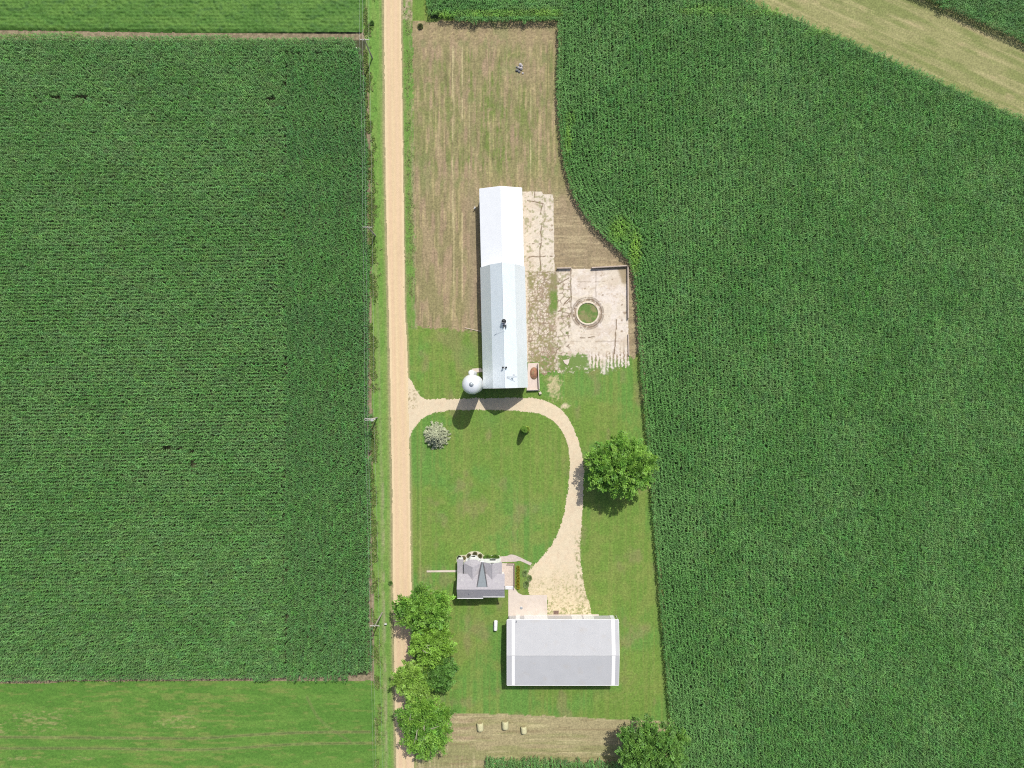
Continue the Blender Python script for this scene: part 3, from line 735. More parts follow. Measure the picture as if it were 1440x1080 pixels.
o = tufts('verge_grass', np.concatenate([px[sel], px2[ok2 & dense]]), np.concatenate([py[sel], py[ok2 & dense]]), np.concatenate([rng.uniform(.2, .45, sel.sum()), rng.uniform(.10, .22, (ok2 & dense).sum())]), np.concatenate([c[sel], c[ok2 & dense]]))
tag(o, kind='stuff')

# ================================================================== trees and shrubs
M_leaf = leafmat('tree_leaf', 'GEOMETRY', 'Col', trans=.20, rough=.5, spec=.35)
M_bark = mat('bark', (.16, .125, .09), .9, var=.3, vscale=6, bump=.6, bscale=12)
M_dead = mat('dead_wood', (.42, .37, .31), .9, var=.25, vscale=6)

def unit(v): return v / (np.linalg.norm(v, axis=-1, keepdims=True) + 1e-9)

def leaf_quads(c, d, n, ln, w, col):
    """rhombic leaves: base c, direction d, face normal n"""
    s = unit(np.cross(d, n)); nn = unit(np.cross(s, d))
    p1 = c; p2 = c + d * (ln * .5)[:, None] + s * (w * .5)[:, None] + nn * (ln * .06)[:, None]; p3 = c + d * ln[:, None] - nn * (ln * .10)[:, None]; p4 = c + d * (ln * .5)[:, None] - s * (w * .5)[:, None] + nn * (ln * .06)[:, None]
    V = np.stack([p1, p2, p3, p4], 1).reshape(-1, 3)
    return V, np.repeat(col, 4, axis=0)

def crown_mesh(name, lobes, seed, col_a, col_b, clumps=26, leaves=34, leaf=.42, spread=.42, droop=.10, gap=1.08):
    """lobes: (x,y,z,r). distinct leaf sprays over the outer faces of the lobes, kept apart so gaps stay open between them"""
    g = np.random.default_rng(seed); VV = []; CC = []; taken = np.zeros((0, 3))
    Lb = np.array(lobes)
    order = np.argsort(-Lb[:, 2])
    for x, y, z, r in Lb[order]:
        m = int(70 * (r / 2.0) ** 2) + 20
        d = unit(g.normal(0, 1, (m * 2, 3))); d[:, 2] = np.abs(d[:, 2]) * 1.1 - .45 * g.random(m * 2); d = unit(d)[:m]
        c = np.array((x, y, z)) + d * (r * g.uniform(.70, 1.14, (m, 1)))
        dist = np.linalg.norm(c[:, None, :] - Lb[None, :, :3], axis=-1) / Lb[None, :, 3]
        keep = (dist < .70).sum(1) == 0
        c = c[keep]; d = d[keep]; sel = []
        for i in range(len(c)):
            if len(taken) == 0 or np.min(np.linalg.norm(taken - c[i], axis=1)) > gap * g.uniform(.75, 1.2):
                taken = np.vstack([taken, c[i]]); sel.append(i)
        c = c[sel]; d = d[sel]; k = len(c)
        if k == 0: continue
        di = unit(g.normal(0, 1, (10, 3))); c = np.vstack([c, np.array((x, y, z)) + di * r * g.uniform(.25, .6, (10, 1))]); d = np.vstack([d, di]); k = len(c)   # inner foliage
        cc = mixc(np.broadcast_to(np.array(col_a), (k, 3)).copy(), col_b, g.random(k)) * g.normal(1, .14, (k, 1))
        nl = leaves
        # a spray: a bent spine running outward with leaves along it
        spine = unit(d + np.array((0, 0, .12)) + g.normal(0, .35, (k, 3)))
        s_ = g.uniform(-.7, 1.0, (k, nl, 1)); off = spine[:, None, :] * s_ * .78 + g.normal(0, 1, (k, nl, 3)) * spread * .62 * (1.1 - .55 * np.abs(s_))
        off[..., 2] -= .22 * np.maximum(s_[..., 0], 0) ** 2
        off *= g.uniform(.75, 1.25, (k, 1, 1))
        ld = unit(spine[:, None, :] * .9 + off * 1.1 + np.array((0, 0, -droop)) + g.normal(0, .28, (k, nl, 3)))
        base = c[:, None, :] + off
        nr = unit(np.array((0, 0, 1.0)) + d[:, None, :] * .6 + g.normal(0, .40, (k, nl, 3)))
        ln = leaf * g.uniform(.65, 1.3, k * nl); w = ln * g.uniform(.5, .75, k * nl)
        lc = np.repeat(cc, nl, axis=0) * g.normal(1, .10, (k * nl, 1))
        V, C_ = leaf_quads(base.reshape(-1, 3), ld.reshape(-1, 3), nr.reshape(-1, 3), ln, w, lc)
        VV.append(V); CC.append(C_)
    V = np.concatenate(VV); C_ = np.clip(np.concatenate(CC), .01, .6)
    return npmesh(name, V, np.arange(len(V)).reshape(-1, 4), M_leaf, C_)

def limb(mb, p0, p1, r0, r1, seed, n=4):
    r = random.Random(seed); a = np.array(p0, float); b = np.array(p1, float); pts = [a]
    for i in range(1, n): 
        t = i / n; pts.append(a + (b - a) * t + np.array([r.uniform(-.25, .25), r.uniform(-.25, .25), .5 * math.sin(math.pi * t)]) * np.linalg.norm(b - a) * .12)
    pts.append(b)
    for i in range(n): mb.tube(pts[i], pts[i + 1], r0 + (r1 - r0) * i / n, r0 + (r1 - r0) * (i + 1) / n, 7)

def tree(name, label, px, py, rx, ry, zc, top, seed, ca, cb, group=None, nl=15, clumps=26, leaves=86, leaf=.33, dead=0, lobe=(.24, .38), trunk_off=(0, 0)):
    """px,py and rx,ry: where the crown's widest part sits in the photo"""
    k = S * (1 - zc / H); X, Y, _ = P(px, py, zc); RX, RY = rx * k, ry * k
    t = thing(name, label, 'tree', (X + trunk_off[0], Y + trunk_off[1], 0), 0, group)
    g = np.random.default_rng(seed); lobes = []
    RM = (RX + RY) / 2
    for i in range(nl):
        a = i * 2.39996 + g.uniform(-.35, .35); f = math.sqrt((i + .6) / nl)
        lr = RM * g.uniform(*lobe) * (1.05 - .25 * f)
        q = f * .98
        x = math.cos(a) * max(0, RX - lr * .92) * q; y = math.sin(a) * max(0, RY - lr * .92) * q
        z = zc + (top - zc - lr) * math.sqrt(max(0, 1 - (f * .97) ** 2)) * g.uniform(.8, 1.1) - (1 - math.sqrt(max(0, 1 - .9 * f * f))) * zc * .22
        lobes.append((x - trunk_off[0], y - trunk_off[1], z, lr))
    link('crown', crown_mesh('crown', lobes, seed + 1, ca, cb, clumps, leaves, leaf), t)
    mb = MB(); tr = max(.22, RM * .05)
    mb.tube((0, 0, -.1), (0, 0, zc * .35), tr * 1.25, tr, 10); 
    hub = (0, 0, zc * .35)
    for i, (x, y, z, r) in enumerate(lobes): limb(mb, hub, (x * .9, y * .9, z - r * .3), tr * .55, .04, seed * 31 + i)
    mb.part('trunk', M_bark, t, world=False)
    if dead:
        db = MB()
        for i in range(dead):
            a = g.uniform(0, 6.28); q = g.uniform(.1, .5)
            p = (math.cos(a) * RX * q - RX * .12, math.sin(a) * RY * q, top - .6 - 1.4 * q)
            e = (p[0] + g.uniform(-1.6, 1.6), p[1] + g.uniform(-1.6, 1.6), p[2] + g.uniform(.5, 1.2))
            limb(db, (p[0] * .5, p[1] * .5, zc), p, .09, .06, seed + i, 3); limb(db, p, e, .06, .02, seed + i + 50, 3)
            limb(db, p, (e[0] + g.uniform(-1, 1), e[1] + g.uniform(-1, 1), e[2] - .3), .05, .02, seed + i + 90, 3)
        db.part('dead_branch', M_dead, t, world=False)
    return t

GA = (.212, .395, .054); GB = (.098, .240, .033)      # yellow green broadleaf
GC = (.125, .270, .048); GD = (.085, .205, .038)      # darker broadleaf
ROW = 'roadside trees'
tree('maple_tree', 'large bright green maple between the driveway and the east cornfield', 871, 655, 49, 47, 6.5, 12.0, 3, GA, GB, nl=22, leaf=.35, leaves=88)
tree('ash_tree', 'big round roadside tree just southwest of the farmhouse, overhanging the road', 597, 854, 44, 31, 7.0, 12.5, 8, GA, GB, ROW, nl=20, leaf=.34, clumps=26)
tree('ash_tree', 'roadside tree second from the house, opposite the white propane tank', 608, 902, 34, 33, 7.0, 11.5, 15, GA, (.18, .34, .040), ROW, nl=15, leaf=.33, dead=2)
tree('elm_tree', 'darker blue green roadside tree half shaded by its neighbours', 616, 941, 30, 32, 6.0, 9.5, 21, GC, GD, ROW, nl=12, leaf=.33)
tree('ash_tree', 'yellow green roadside tree leaning over the gravel west of the darker tree', 584, 953, 33, 32, 7.0, 11.0, 27, (.22, .36, .06), GA, ROW, nl=13, leaf=.33)
tree('box_elder_tree', 'southernmost roadside tree with bare dead branches showing in its crown', 599, 1016, 40, 47, 7.0, 12.0, 33, GA, GB, ROW, nl=19, leaf=.34, dead=6)
tree('elm_tree', 'dark green tree at the southern corner of the east cornfield', 917, 1050, 54, 44, 7.0, 13.0, 41, (.150, .300, .052), GD, nl=24, leaf=.36, clumps=25)

# pale blue spruce
def spruce(px, py, rpx, hgt, seed):
    X, Y, _ = P(px, py, 1.0)
    t = thing('blue_spruce', 'pale silvery blue spruce on the lawn below the silo shadow', 'tree', (X, Y, 0))
    g = np.random.default_rng(seed); V = []; C_ = []; mb = MB(); mb.tube((0, 0, -.05), (0, 0, hgt * .96), .16, .03, 8)
    R0 = rpx * S
    for lev in range(13):
        f = lev / 12; z = .5 + f * (hgt - .9); r = R0 * (1 - f) ** .8 + .15
        nb = int(16 - 9 * f)
        for b in range(nb):
            a = b / nb * 6.283 + lev * .7 + g.uniform(-.15, .15); rr = r * g.uniform(.8, 1.1)
            dr = np.array((math.cos(a), math.sin(a), 0)); tip = dr * rr + np.array((0, 0, z - .18 * rr + .25))
            base = np.array((0, 0, z + .1)); m = int(16 + 34 * (1 - f))
            s = np.sqrt(g.random(m)); p = base + (tip - base) * s[:, None] + np.array((0, 0, 1)) * (.12 * np.sin(s * 3.1))[:, None]
            side = g.choice((-1, 1), m)[:, None] * np.cross((0, 0, 1.0), dr); 
            d = unit(dr * .8 + side * g.uniform(.2, 1.0, (m, 1)) + g.normal(0, .15, (m, 3)))
            nrm = unit(np.array((0, 0, 1.0)) + g.normal(0, .35, (m, 3)))
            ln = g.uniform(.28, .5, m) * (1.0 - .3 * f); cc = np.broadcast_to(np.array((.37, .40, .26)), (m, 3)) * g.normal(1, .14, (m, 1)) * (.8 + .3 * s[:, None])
            v, c = leaf_quads(p, d, nrm, ln, ln * .36, cc); V.append(v); C_.append(c)
    V = np.concatenate(V); C_ = np.clip(np.concatenate(C_), .02, .7)
    link('crown', npmesh('crown', V, np.arange(len(V)).reshape(-1, 4), M_leaf, C_), t); mb.part('trunk', M_bark, t, world=False)
spruce(613.5, 612.5, 17.5, 4.6, 5)

def bush(name, label, px, py, r, h, ca, cb, seed, group=None, cat='shrub', z0=0.0, ry=None, col=False):
    X, Y, _ = P(px, py, h * .5); t = thing(name, label, cat, (X, Y, z0), 0, group)
    g = np.random.default_rng(seed); m = max(900, int(2000 * r * h)); 
    d = unit(g.normal(0, 1, (m, 3))); q = g.uniform(.3, 1.0, (m, 1)) ** .6
    if col: # tapering column
        zz = g.random(m) ** .8; rad = r * np.sqrt(np.clip(1 - zz ** 2.2, 0.02, 1)); a = g.uniform(0, 6.283, m)
        c = np.stack([np.cos(a) * rad, np.sin(a) * rad, .15 + zz * (h - .25)], -1); d = unit(np.stack([np.cos(a), np.sin(a), .7 + 0 * a], -1) + g.normal(0, .2, (m, 3)))
    else:
        c = d * q * np.array((r, ry or r, h * .55)) + np.array((0, 0, h * .48)); c[:, 2] = np.maximum(c[:, 2], .03)
        d = unit(d + np.array((0, 0, .35)) + g.normal(0, .4, (m, 3)))
    nr = unit(np.array((0, 0, 1.0)) + g.normal(0, .5, (m, 3))); ln = g.uniform(.14, .26, m) * (1 if r > .5 else .8)
    cc = mixc(np.broadcast_to(np.array(ca), (m, 3)).copy(), cb, g.random(m)) * g.normal(1, .15, (m, 1))
    V, C_ = leaf_quads(c, d, nr, ln, ln * .6, cc)
    link('foliage', npmesh('foliage', V, np.arange(len(V)).reshape(-1, 4), M_leaf, np.clip(C_, .01, .6)), t)
    mb = MB()
    for i in range(5): limb(mb, (0, 0, -.03), (g.uniform(-.5, .5) * r, g.uniform(-.5, .5) * r, h * .7), .03 + .02 * r, .01, seed + i, 3)
    mb.part('stem', M_bark, t, world=False)
    return t
bush('arborvitae', 'tall narrow green evergreen alone on the lawn inside the driveway loop', 737, 605.0, .62, 5.6, (.19, .34, .05), (.11, .24, .04), 61, cat='tree', col=True)
bush('young_tree', 'small bright yellow green sapling touching the narrow lawn evergreen', 740.5, 603.6, .6, 1.9, (.28, .38, .06), (.20, .30, .05), 62, cat='tree')
bush('shrub', 'small green weedy shrub on the verge edge north of the roadside trees', 549, 820, .42, .5, (.12, .22, .06), (.15, .24, .06), 63)
bush('shrub', 'dark green shrub on the west verge near the top of the road', 523, 32, .45, .6, (.10, .21, .05), (.13, .24, .06), 64)
bush('shrub', 'brownish shrub at the northwest corner of the hay ground beside the road', 591, 37, .55, .5, (.20, .21, .09), (.15, .19, .07), 65)

# ================================================================== farm buildings
M_galv = mat('galvanised_roof', (.74, .80, .84), .48, .28, var=.025, vscale=.7, ribs=('Y', 3.3, .25), stain=((.69, .74, .77), .5, .55, .8))
M_white = mat('white_steel', (.61, .63, .65), .5, 0, var=.03, vscale=.8, ribs=('Y', 3.3, .2))
M_wall = mat('white_wall', (.72, .72, .70), .7, 0, var=.06, vscale=1, ribs=('X', 4, .2))
M_shed = mat('shed_roof', (.385, .39, .40), .6, 0, var=.04, vscale=.4, ribs=('X', 3.3, .25), stain=((.37, .36, .35), .5, .58, .8))
M_shedw = mat('shed_wall', (.47, .46, .46), .6, 0, var=.05, vscale=1, ribs=('X', 4, .25))
M_trim = mat('white_trim', (.70, .70, .70), .5, var=.03)
M_sky = mat('skylight_panel', (.72, .72, .71), .5, var=.03, vscale=1, ribs=('X', 3.3, .15))
M_dark = mat('dark_opening', (.018, .018, .02), .6, var=.1)
M_greym = mat('grey_metal', (.33, .35, .37), .45, .5, var=.1)
M_wood = mat('weathered_wood', (.34, .27, .20), .85, var=.2, vscale=4)
M_concp = mat('clean_concrete', (.50, .435, .375), .85, var=.06, vscale=1.2, bump=.15, bscale=30, stain=((.43, .36, .29), .5, .55, .8))
M_concw = mat('concrete_wall', (.40, .33, .275), .9, var=.14, vscale=1.5, bump=.3, bscale=15)
M_glass = mat('window_glass', (.05, .06, .07), .1, var=.1)

# ---- gambrel barn + its white extension: shared axis
AX = R(1.39); bx0, by0 = -1.42, -.80
t = thing('gambrel_barn', 'long gambrel barn with galvanised metal roof beside the silo', 'barn', (bx0, by0, 0), AX)
Lb = 26.4; hw = 4.62; ez = 4.75
m = MB(); pts = [(-hw, 0), (hw, 0), (hw, ez), (2.55, 8.0), (0, 10.2), (-2.55, 8.0), (-hw, ez)]
vs = [(x, .35, z) for x, z in pts] + [(x, Lb - .02, z) for x, z in pts]; nn = len(pts)
m.add(vs, [tuple(range(nn)), tuple(range(nn, 2 * nn))[::-1]] + [(i, nn + i, nn + (i + 1) % nn, (i + 1) % nn) for i in range(nn)])
m.part('wall', M_wall, t, world=False)
m = MB(); e = .14
prof = [(-hw - .28, ez - .42 + e), (-2.62, 8.05 + e), (0, 10.32 + e), (2.62, 8.05 + e), (hw + .28, ez - .42 + e)]
for (xa, za), (xb, zb) in zip(prof[:-1], prof[1:]):
    m.slab([(xa, 0, za), (xb, 0, zb), (xb, Lb, zb), (xa, Lb, za)], .1)
rf = m.part('roof', M_galv, t, world=False)
m = MB(); m.tube((0, -.02, 10.47), (0, Lb + .02, 10.47), .07, n=6)
m.part('ridge_cap', M_galv, rf, world=False)
m = MB()
for (xa, za), (xb, zb) in zip(prof[:-1], prof[1:]):
    m.slab([(xa, -.09, za - .02), (xb, -.09, zb - .02), (xb, -.004, zb - .02), (xa, -.004, za - .02)], .24)
m.part('fascia', M_trim, rf, world=False)
m = MB(); m.box(0, .32, 1.9, 3.4, .06, 3.8); d = m.part('door', M_trim, t, world=False)
m = MB(); m.box(.5, .27, 1.6, .05, .05, .3); m.part('handle', M_greym, d, world=False)
for wx in (-3.2, 3.2):
    m = MB(); m.box(wx, .325, 2.0, .9, .04, 1.1); w = m.part('window_or_shade', M_trim, t, world=False)
    m = MB(); m.box(wx, .295, 2.0, .7, .03, .9); m.part('pane', M_glass, w, world=False)
# ridge ventilator with a dark cap, stovepipes and aerial in place of illegible lettering
vy = 13.35
m = MB(); m.box(.1, vy + .35, 10.75, 1.0, .9, .7); vt = m.part('roof_ventilator', M_trim, t, world=False)
m = MB(); m.lathe([(.0, 11.75), (.42, 11.62), (.5, 11.45), (.0, 11.45)], .05, vy + .55, 18); m.part('cap', M_dark, vt, world=False)
for sx in (-.12, .42):
    m = MB(); m.box(sx + .05, vy - .42, 10.55, .2, .6, .55); m.part('louvre', M_dark, vt, world=False)
m = MB(); m.tube((.05, vy + .55, 11.7), (.05, vy + .55, 12.9), .03); m.tube((-.95, vy + .35, 12.85), (.95, vy - .1, 12.85), .03); m.box(-.85, vy + .34, 12.85, .4, .04, .3); m.part('weather_vane', M_greym, vt, world=False)
for q in (-.38, .30):
    m = MB(); m.tube((q, 4.25, 9.9), (q, 4.25, 10.85), .13, n=10); m.lathe([(.0, 11.0), (.22, 10.9), (.22, 10.85), (0, 10.85)], q, 4.25, 10); m.part('vent_pipe', M_dark, t, world=False)
m = MB(); ay = 2.25; zr = lambda x: 10.46 - .866 * abs(x)
m.tube((.5, ay, 10.3), (2.5, ay, 10.3), .035, n=6)
for i in range(9):
    q = .5 + i * .25; m.tube((q, ay - .26 + .015 * i, 10.32), (q, ay + .26 - .015 * i, 10.32), .028, n=5)
m.tube((1.75, ay, 8.7), (1.75, ay, 10.6), .04, n=6); m.box(1.85, ay + .38, 10.45, .45, .25, .08); m.part('stand_in_aerial', M_greym, t, world=False)

t = thing('livestock_shed', 'white low gabled shed joined to the north end of the barn', 'shed', (bx0, by0, 0), AX)
y0, y1 = Lb + .06, Lb + 17.1; hw2 = 4.35; ez2 = 4.9
m = MB(); pts = [(-hw2, 0), (hw2, 0), (hw2, ez2), (0, 6.35), (-hw2, ez2)]; nn = 5
vs = [(x, y0 + .03, z) for x, z in pts] + [(x, y1 - .3, z) for x, z in pts]
m.add(vs, [tuple(range(nn)), tuple(range(nn, 2 * nn))[::-1]] + [(i, nn + i, nn + (i + 1) % nn, (i + 1) % nn) for i in range(nn)])
m.part('wall', M_wall, t, world=False)
m = MB()
for s_ in (-1, 1): m.slab([(s_ * 4.68, y0, ez2 - .06), (0, y0, 6.5), (0, y1, 6.5), (s_ * 4.68, y1, ez2 - .06)], .08)
rf = m.part('roof', M_white, t, world=False)
m = MB()
for s_ in (-1, 1): m.slab([(s_ * 4.60, y1 + .004, ez2 - .05), (0, y1 + .004, 6.48), (0, y1 + .07, 6.48), (s_ * 4.60, y1 + .07, ez2 - .05)], .2)
m.part('fascia', M_trim, rf, world=False)
m = MB(); m.box(0, y1 - .27, 2, 3.2, .05, 3.6); m.part('door', M_shedw, t, world=False)

# ---- silo
sx, sy, _ = P(668.3, 540.3)
t = thing('silo', 'tall white concrete silo with domed top at the barn southwest corner', 'silo', (sx, sy, 0))
M_silo = mat('silo_staves', (.66, .66, .64), .8, var=.08, vscale=2, ribs=('Z', 2.0, .3))
M_dome = mat('silo_dome', (.70, .72, .73), .42, .25, var=.05, vscale=1.2, stain=((.55, .57, .58), 1.2, .55, .8))
m = MB(); m.lathe([(1.98, 0), (1.98, 13.2)], n=48); m.part('wall', M_silo, t, world=False)
m = MB(); m.lathe([(2.06, 13.1)] + [(2.06 * math.cos(a), 13.2 + 1.75 * math.sin(a)) for a in np.linspace(0, 1.5, 12)], n=48); dm = m.part('dome_roof', M_dome, t, world=False)
m = MB(); m.lathe([(.46, 14.85), (.46, 15.05), (.42, 15.12), (.2, 15.25), (.0, 15.28)], n=20); m.part('cap', mat('cap_metal', (.30, .33, .35), .5, .3), t, world=False)
m = MB(); m.tube((-.15, 2.35, 0), (-.15, 2.35, 12.6), .62, n=18); m.lathe([(.66, 12.55), (.6, 12.9), (.38, 13.15), (0, 13.25)], -.15, 2.35, 18); ch = m.part('chute', M_silo, t, world=False)
m = MB()
for q in (-.2, .2): m.tube((.35 + q, -2.1, 1.0), (.35 + q, -2.1, 13.3), .025, n=5)
for i in range(40): m.tube((.15, -2.1, 1.2 + i * .3), (.55, -2.1, 1.2 + i * .3), .018, n=5)
m.part('ladder', M_greym, t, world=False)
m = MB(); m.tube((-.7, -1.4, 14.45), (-.35, -1.62, 14.3), .05, n=6); m.part('hatch_handle', M_greym, dm, world=False)
m = MB(); a = P2([(664, 518.5), (676, 517.5), (679, 520), (679, 523), (668, 524), (663, 522)]); m.prism(a, 0, .25)
m.solo('concrete_footing', M_concp, 'small pale concrete footing between silo chute and barn wall', 'concrete footing')

# ---- machine shed
x0, x1, yn, ysou = -.75, 22.9, -52.1, -65.15; yr = -58.75
t = thing('machine_shed', 'wide grey steel machine shed with white roof strips and garage doors', 'shed', ((x0 + x1) / 2, (yn + ysou) / 2, 0))
m = MB(); pts = [(yn, 0), (ysou, 0), (ysou, 4.95), (yr, 5.92), (yn, 4.95)]; nn = 5
vs = [(x0, y, z) for y, z in pts] + [(x1, y, z) for y, z in pts]
m.add(vs, [tuple(range(nn)), tuple(range(nn, 2 * nn))[::-1]] + [(i, nn + i, nn + (i + 1) % nn, (i + 1) % nn) for i in range(nn)]); m.part('wall', M_shedw, t)
m = MB(); xa, xb = x0 - .32, x1 + .32; yN, yS = -51.40, -65.62
m.slab([(xa, yN, 5.04), (xb, yN, 5.04), (xb, yr, 6.15), (xa, yr, 6.15)], .1); m.slab([(xa, yS, 5.04), (xb, yS, 5.04), (xb, yr, 6.15), (xa, yr, 6.15)], .1)
rf = m.part('roof', M_shed, t)
for xs, wd in ((.28, .62), (22.02, .72)):
    m = MB(); h = .006
    for ye in (yN, yS): m.slab([(xs - wd / 2, ye, 5.04 + h + .01), (xs + wd / 2, ye, 5.04 + h + .01), (xs + wd / 2, yr, 6.15 + h + .01), (xs - wd / 2, yr, 6.15 + h + .01)], .014)
    m.part('skylight', M_sky, rf)
m = MB(); m.tube((xa - .01, yr, 6.14), (xb + .01, yr, 6.14), .085, n=6); m.part('ridge_cap', M_shed, rf)
for ye, s_ in ((yN, 1), (yS, -1)): m = MB(); m.box((xa + xb) / 2, ye + s_ * .055, 4.97, xb - xa, .10, .16); m.part('gutter', M_trim, rf)
for xe, s_ in ((xa, -1), (xb, 1)):
    m = MB()
    for ye in (yN, yS): m.slab([(xe + s_ * .003, ye, 5.05), (xe + s_ * .07, ye, 5.05), (xe + s_ * .07, yr, 6.16), (xe + s_ * .003, yr, 6.16)], .22)
    m.part('fascia', M_trim, rf)
for pa, pb in ((737, 769.5), (803, 817.5), (819.5, 834)):
    a = P(pa, 866)[0]; b = P(pb, 866)[0]; m = MB(); m.box((a + b) / 2, yn + .035, 1.85, b - a, .06, 3.6)
    g = m.part('garage_door', M_trim, t)
    m = MB()
    for i in range(1, 4): m.box((a + b) / 2, yn + .072, i * .9, b - a - .1, .012, .03)
    m.part('panel_joint', M_greym, g)
m = MB(); a = P(728, 866)[0]; m.box(a, yn + .035, 1.05, .95, .06, 2.1); g = m.part('door', M_trim, t); m = MB(); m.box(a + .36, yn + .09, 1.0, .06, .05, .06); m.part('handle', M_greym, g)
m = MB(); a = P(859.5, 866)[0]; m.box(a, yn + .035, 1.6, .8, .06, 3.2); m.part('wall_panel', M_trim, t)
m = MB(); v = P(726.5, 873, 5); m.tube((v[0], v[1], 5.0), (v[0], v[1], 5.7), .09, n=8); m.part('vent_pipe', M_greym, t)
for pxx in (717.5, 866):
    X = P(pxx, 866)[0]; m = MB(); m.tube((X, yn + .08, 0), (X, yn + .08, 4.9), .05, n=6); m.part('downspout', M_trim, t)

# concrete pads round house and shed
m = MB(); m.prism(P2([(714.8, 826), (722, 824.5), (725, 829), (729, 834), (735, 836.8), (769.3, 836.6), (769.8, 868), (714.8, 868)]), -.05, .06); tag(m.part('concrete_pad', M_concp), kind='structure')
m = MB(); m.prism(P2([(770.2, 864.2), (842, 863.8), (842, 868), (770.2, 868)]), -.05, .055); tag(m.part('concrete_apron', M_concp), kind='structure')
m = MB(); m.prism(P2([(600, 802.2), (618, 802), (642, 801.6), (642, 804.6), (618, 804.6), (600, 804.8)]), -.05, .03); tag(m.part('sidewalk', M_concp), kind='structure')
up = smooth([(703, 782.5), (712, 782), (717, 780), (723, 780.3), (731, 783.5), (740, 788), (748, 791.6)], 4); dn = smooth([(746, 795.2), (737, 791), (730, 788.5), (724, 789.8), (703, 790.6)], 4)
m = MB(); m.prism(P2(up + dn), -.05, .035); tag(m.part('sidewalk', mat('patio_concrete', (.44, .375, .335), .85, var=.12, vscale=2)), kind='structure')
m = MB(); m.lathe([(.0, .085), (.28, .08), (.33, .061)], *P(733, 855)[:2], 20); m.solo('manhole_cover', M_greym, 'round grey cover set in the concrete pad beside the machine shed', 'manhole cover')
m = MB(); q = P(782, 861.3)
for i in range(6): m.box(q[0], q[1] - .3 + i * .14, .15, 1.15, .10, .03)
for i in (-1, 0, 1): m.box(q[0] + i * .5, q[1] + .05, .09, .09, .85, .09)
m.solo('pallet', mat('brown_boards', (.20, .13, .10), .9, var=.2), 'brown wooden pallet lying before the grey shed wall', 'pallet')

# ---- farmhouse
M_shing = mat('grey_shingles', (.315, .30, .318), .85, var=.12, vscale=3, ribs=('Y', 2.4, .35), stain=((.38, .37, .37), 1.2, .55, .75))
M_val = mat('blue_grey_shingles', (.165, .190, .205), .8, var=.1, vscale=2.5)
M_flash_shade = mat('dark_flashing_and_shade', (.075, .072, .08), .6, var=.1)
M_sid = mat('white_siding', (.80, .80, .80), .6, var=.03, vscale=2, ribs=('Z', 2.2, .3))
hx, hy = -6.8, -43
t = thing('farmhouse', 'white farmhouse with grey shingled cross gabled roof', 'house', (hx, hy, 0))
xW, xE = -11.55, -2.35
m = MB()
m.box((xW + xE) / 2, -44.0, 2.4, xE - xW, 4.1, 4.8)                      # main block
for yq in (xW, xE):
    s_ = .12
    m.add([(yq - s_, -46.05, 4.79), (yq + s_, -46.05, 4.79), (yq + s_, -41.95, 4.79), (yq - s_, -41.95, 4.79), (yq - s_, -44.2, 6.6), (yq + s_, -44.2, 6.6)], [(0, 1, 5, 4), (3, 4, 5, 2), (0, 4, 3), (1, 2, 5), (0, 3, 2, 1)])
LG = (-10.25, -6.95, -8.6); RG = (-6.1, -2.5, -4.3); yG = -39.15
for ga, gb, gc in (LG, RG):
    pk = 5.5
    m.add([(ga, -42.2, 0), (gb, -42.2, 0), (gb, yG, 0), (ga, yG, 0), (ga, -42.2, 4.5), (gb, -42.2, 4.5), (gb, yG, 4.5), (ga, yG, 4.5), (gc, -42.2, pk), (gc, yG if ga > -8 else yG - 1.2, pk)],
          [(0, 3, 7, 4), (1, 5, 6, 2), (3, 2, 6, 9, 7), (0, 4, 8, 5, 1), (4, 7, 9, 8), (5, 8, 9, 6)])
m.add([(-9.9, yG, 0), (-9.2, yG + .75, 0), (-8.0, yG + .75, 0), (-7.3, yG, 0), (-9.9, yG, 4.3), (-9.2, yG + .75, 4.3), (-8.0, yG + .75, 4.3), (-7.3, yG, 4.3)], [(0, 4, 5, 1), (1, 5, 6, 2), (2, 6, 7, 3), (4, 7, 6, 5)])
m.box(-6.52, -40.7, 1.4, .86, 3.0, 2.8)                                  # low infill between the gables
wl = m.part('wall', M_sid, t)
m = MB()
zr, ze = 7.0, 5.3
yS0, yN0, yRi = -46.55, -41.35, -44.2
m.slab([(xW - .35, yS0, ze), (-6.3, yS0, ze), (-6.3, yRi, zr), (xW - .35, yRi, zr)], .12)
m.slab([(-6.3, yS0 + .38, ze + .27), (xE + .75, yS0 + .38, ze + .27), (xE + .75, yRi, zr), (-6.3, yRi, zr)], .12)
m.slab([(xW - .35, yN0, ze - .25), (xE + .75, yN0, ze - .25), (xE + .75, yRi, zr), (xW - .35, yRi, zr)], .12)
pk = 5.8
for (ga, gb, gc), yF, hip in ((LG, -38.85, True), (RG, -38.98, False)):
    a, b = ga - .3, gb + .3; ez_ = 4.45
    if not hip:
        m.slab([(a, yF, ez_), (gc, yF, pk), (gc, -43.6, pk), (a, -42.6, ez_)], .1); m.slab([(b, yF, ez_), (gc, yF, pk), (gc, -43.6, pk), (b, -42.6, ez_)], .1)
    else:
        yH = yF - .9
        m.slab([(a, yF - .25, ez_), (gc, yH, pk), (gc, -43.6, pk), (a, -42.6, ez_)], .1); m.slab([(b, yF - .25, ez_), (gc, yH, pk), (gc, -43.6, pk), (b, -42.6, ez_)], .1)
        m.slab([(a, yF - .25, ez_), (-9.35, yF + .45, ez_ - .05), (gc, yH, pk)], .1); m.slab([(-9.35, yF + .45, ez_ - .05), (-7.85, yF + .45, ez_ - .05), (gc, yH, pk)], .1); m.slab([(-7.85, yF + .45, ez_ - .05), (b, yF - .25, ez_), (gc, yH, pk)], .1)
rf = m.part('roof', M_shing, t)
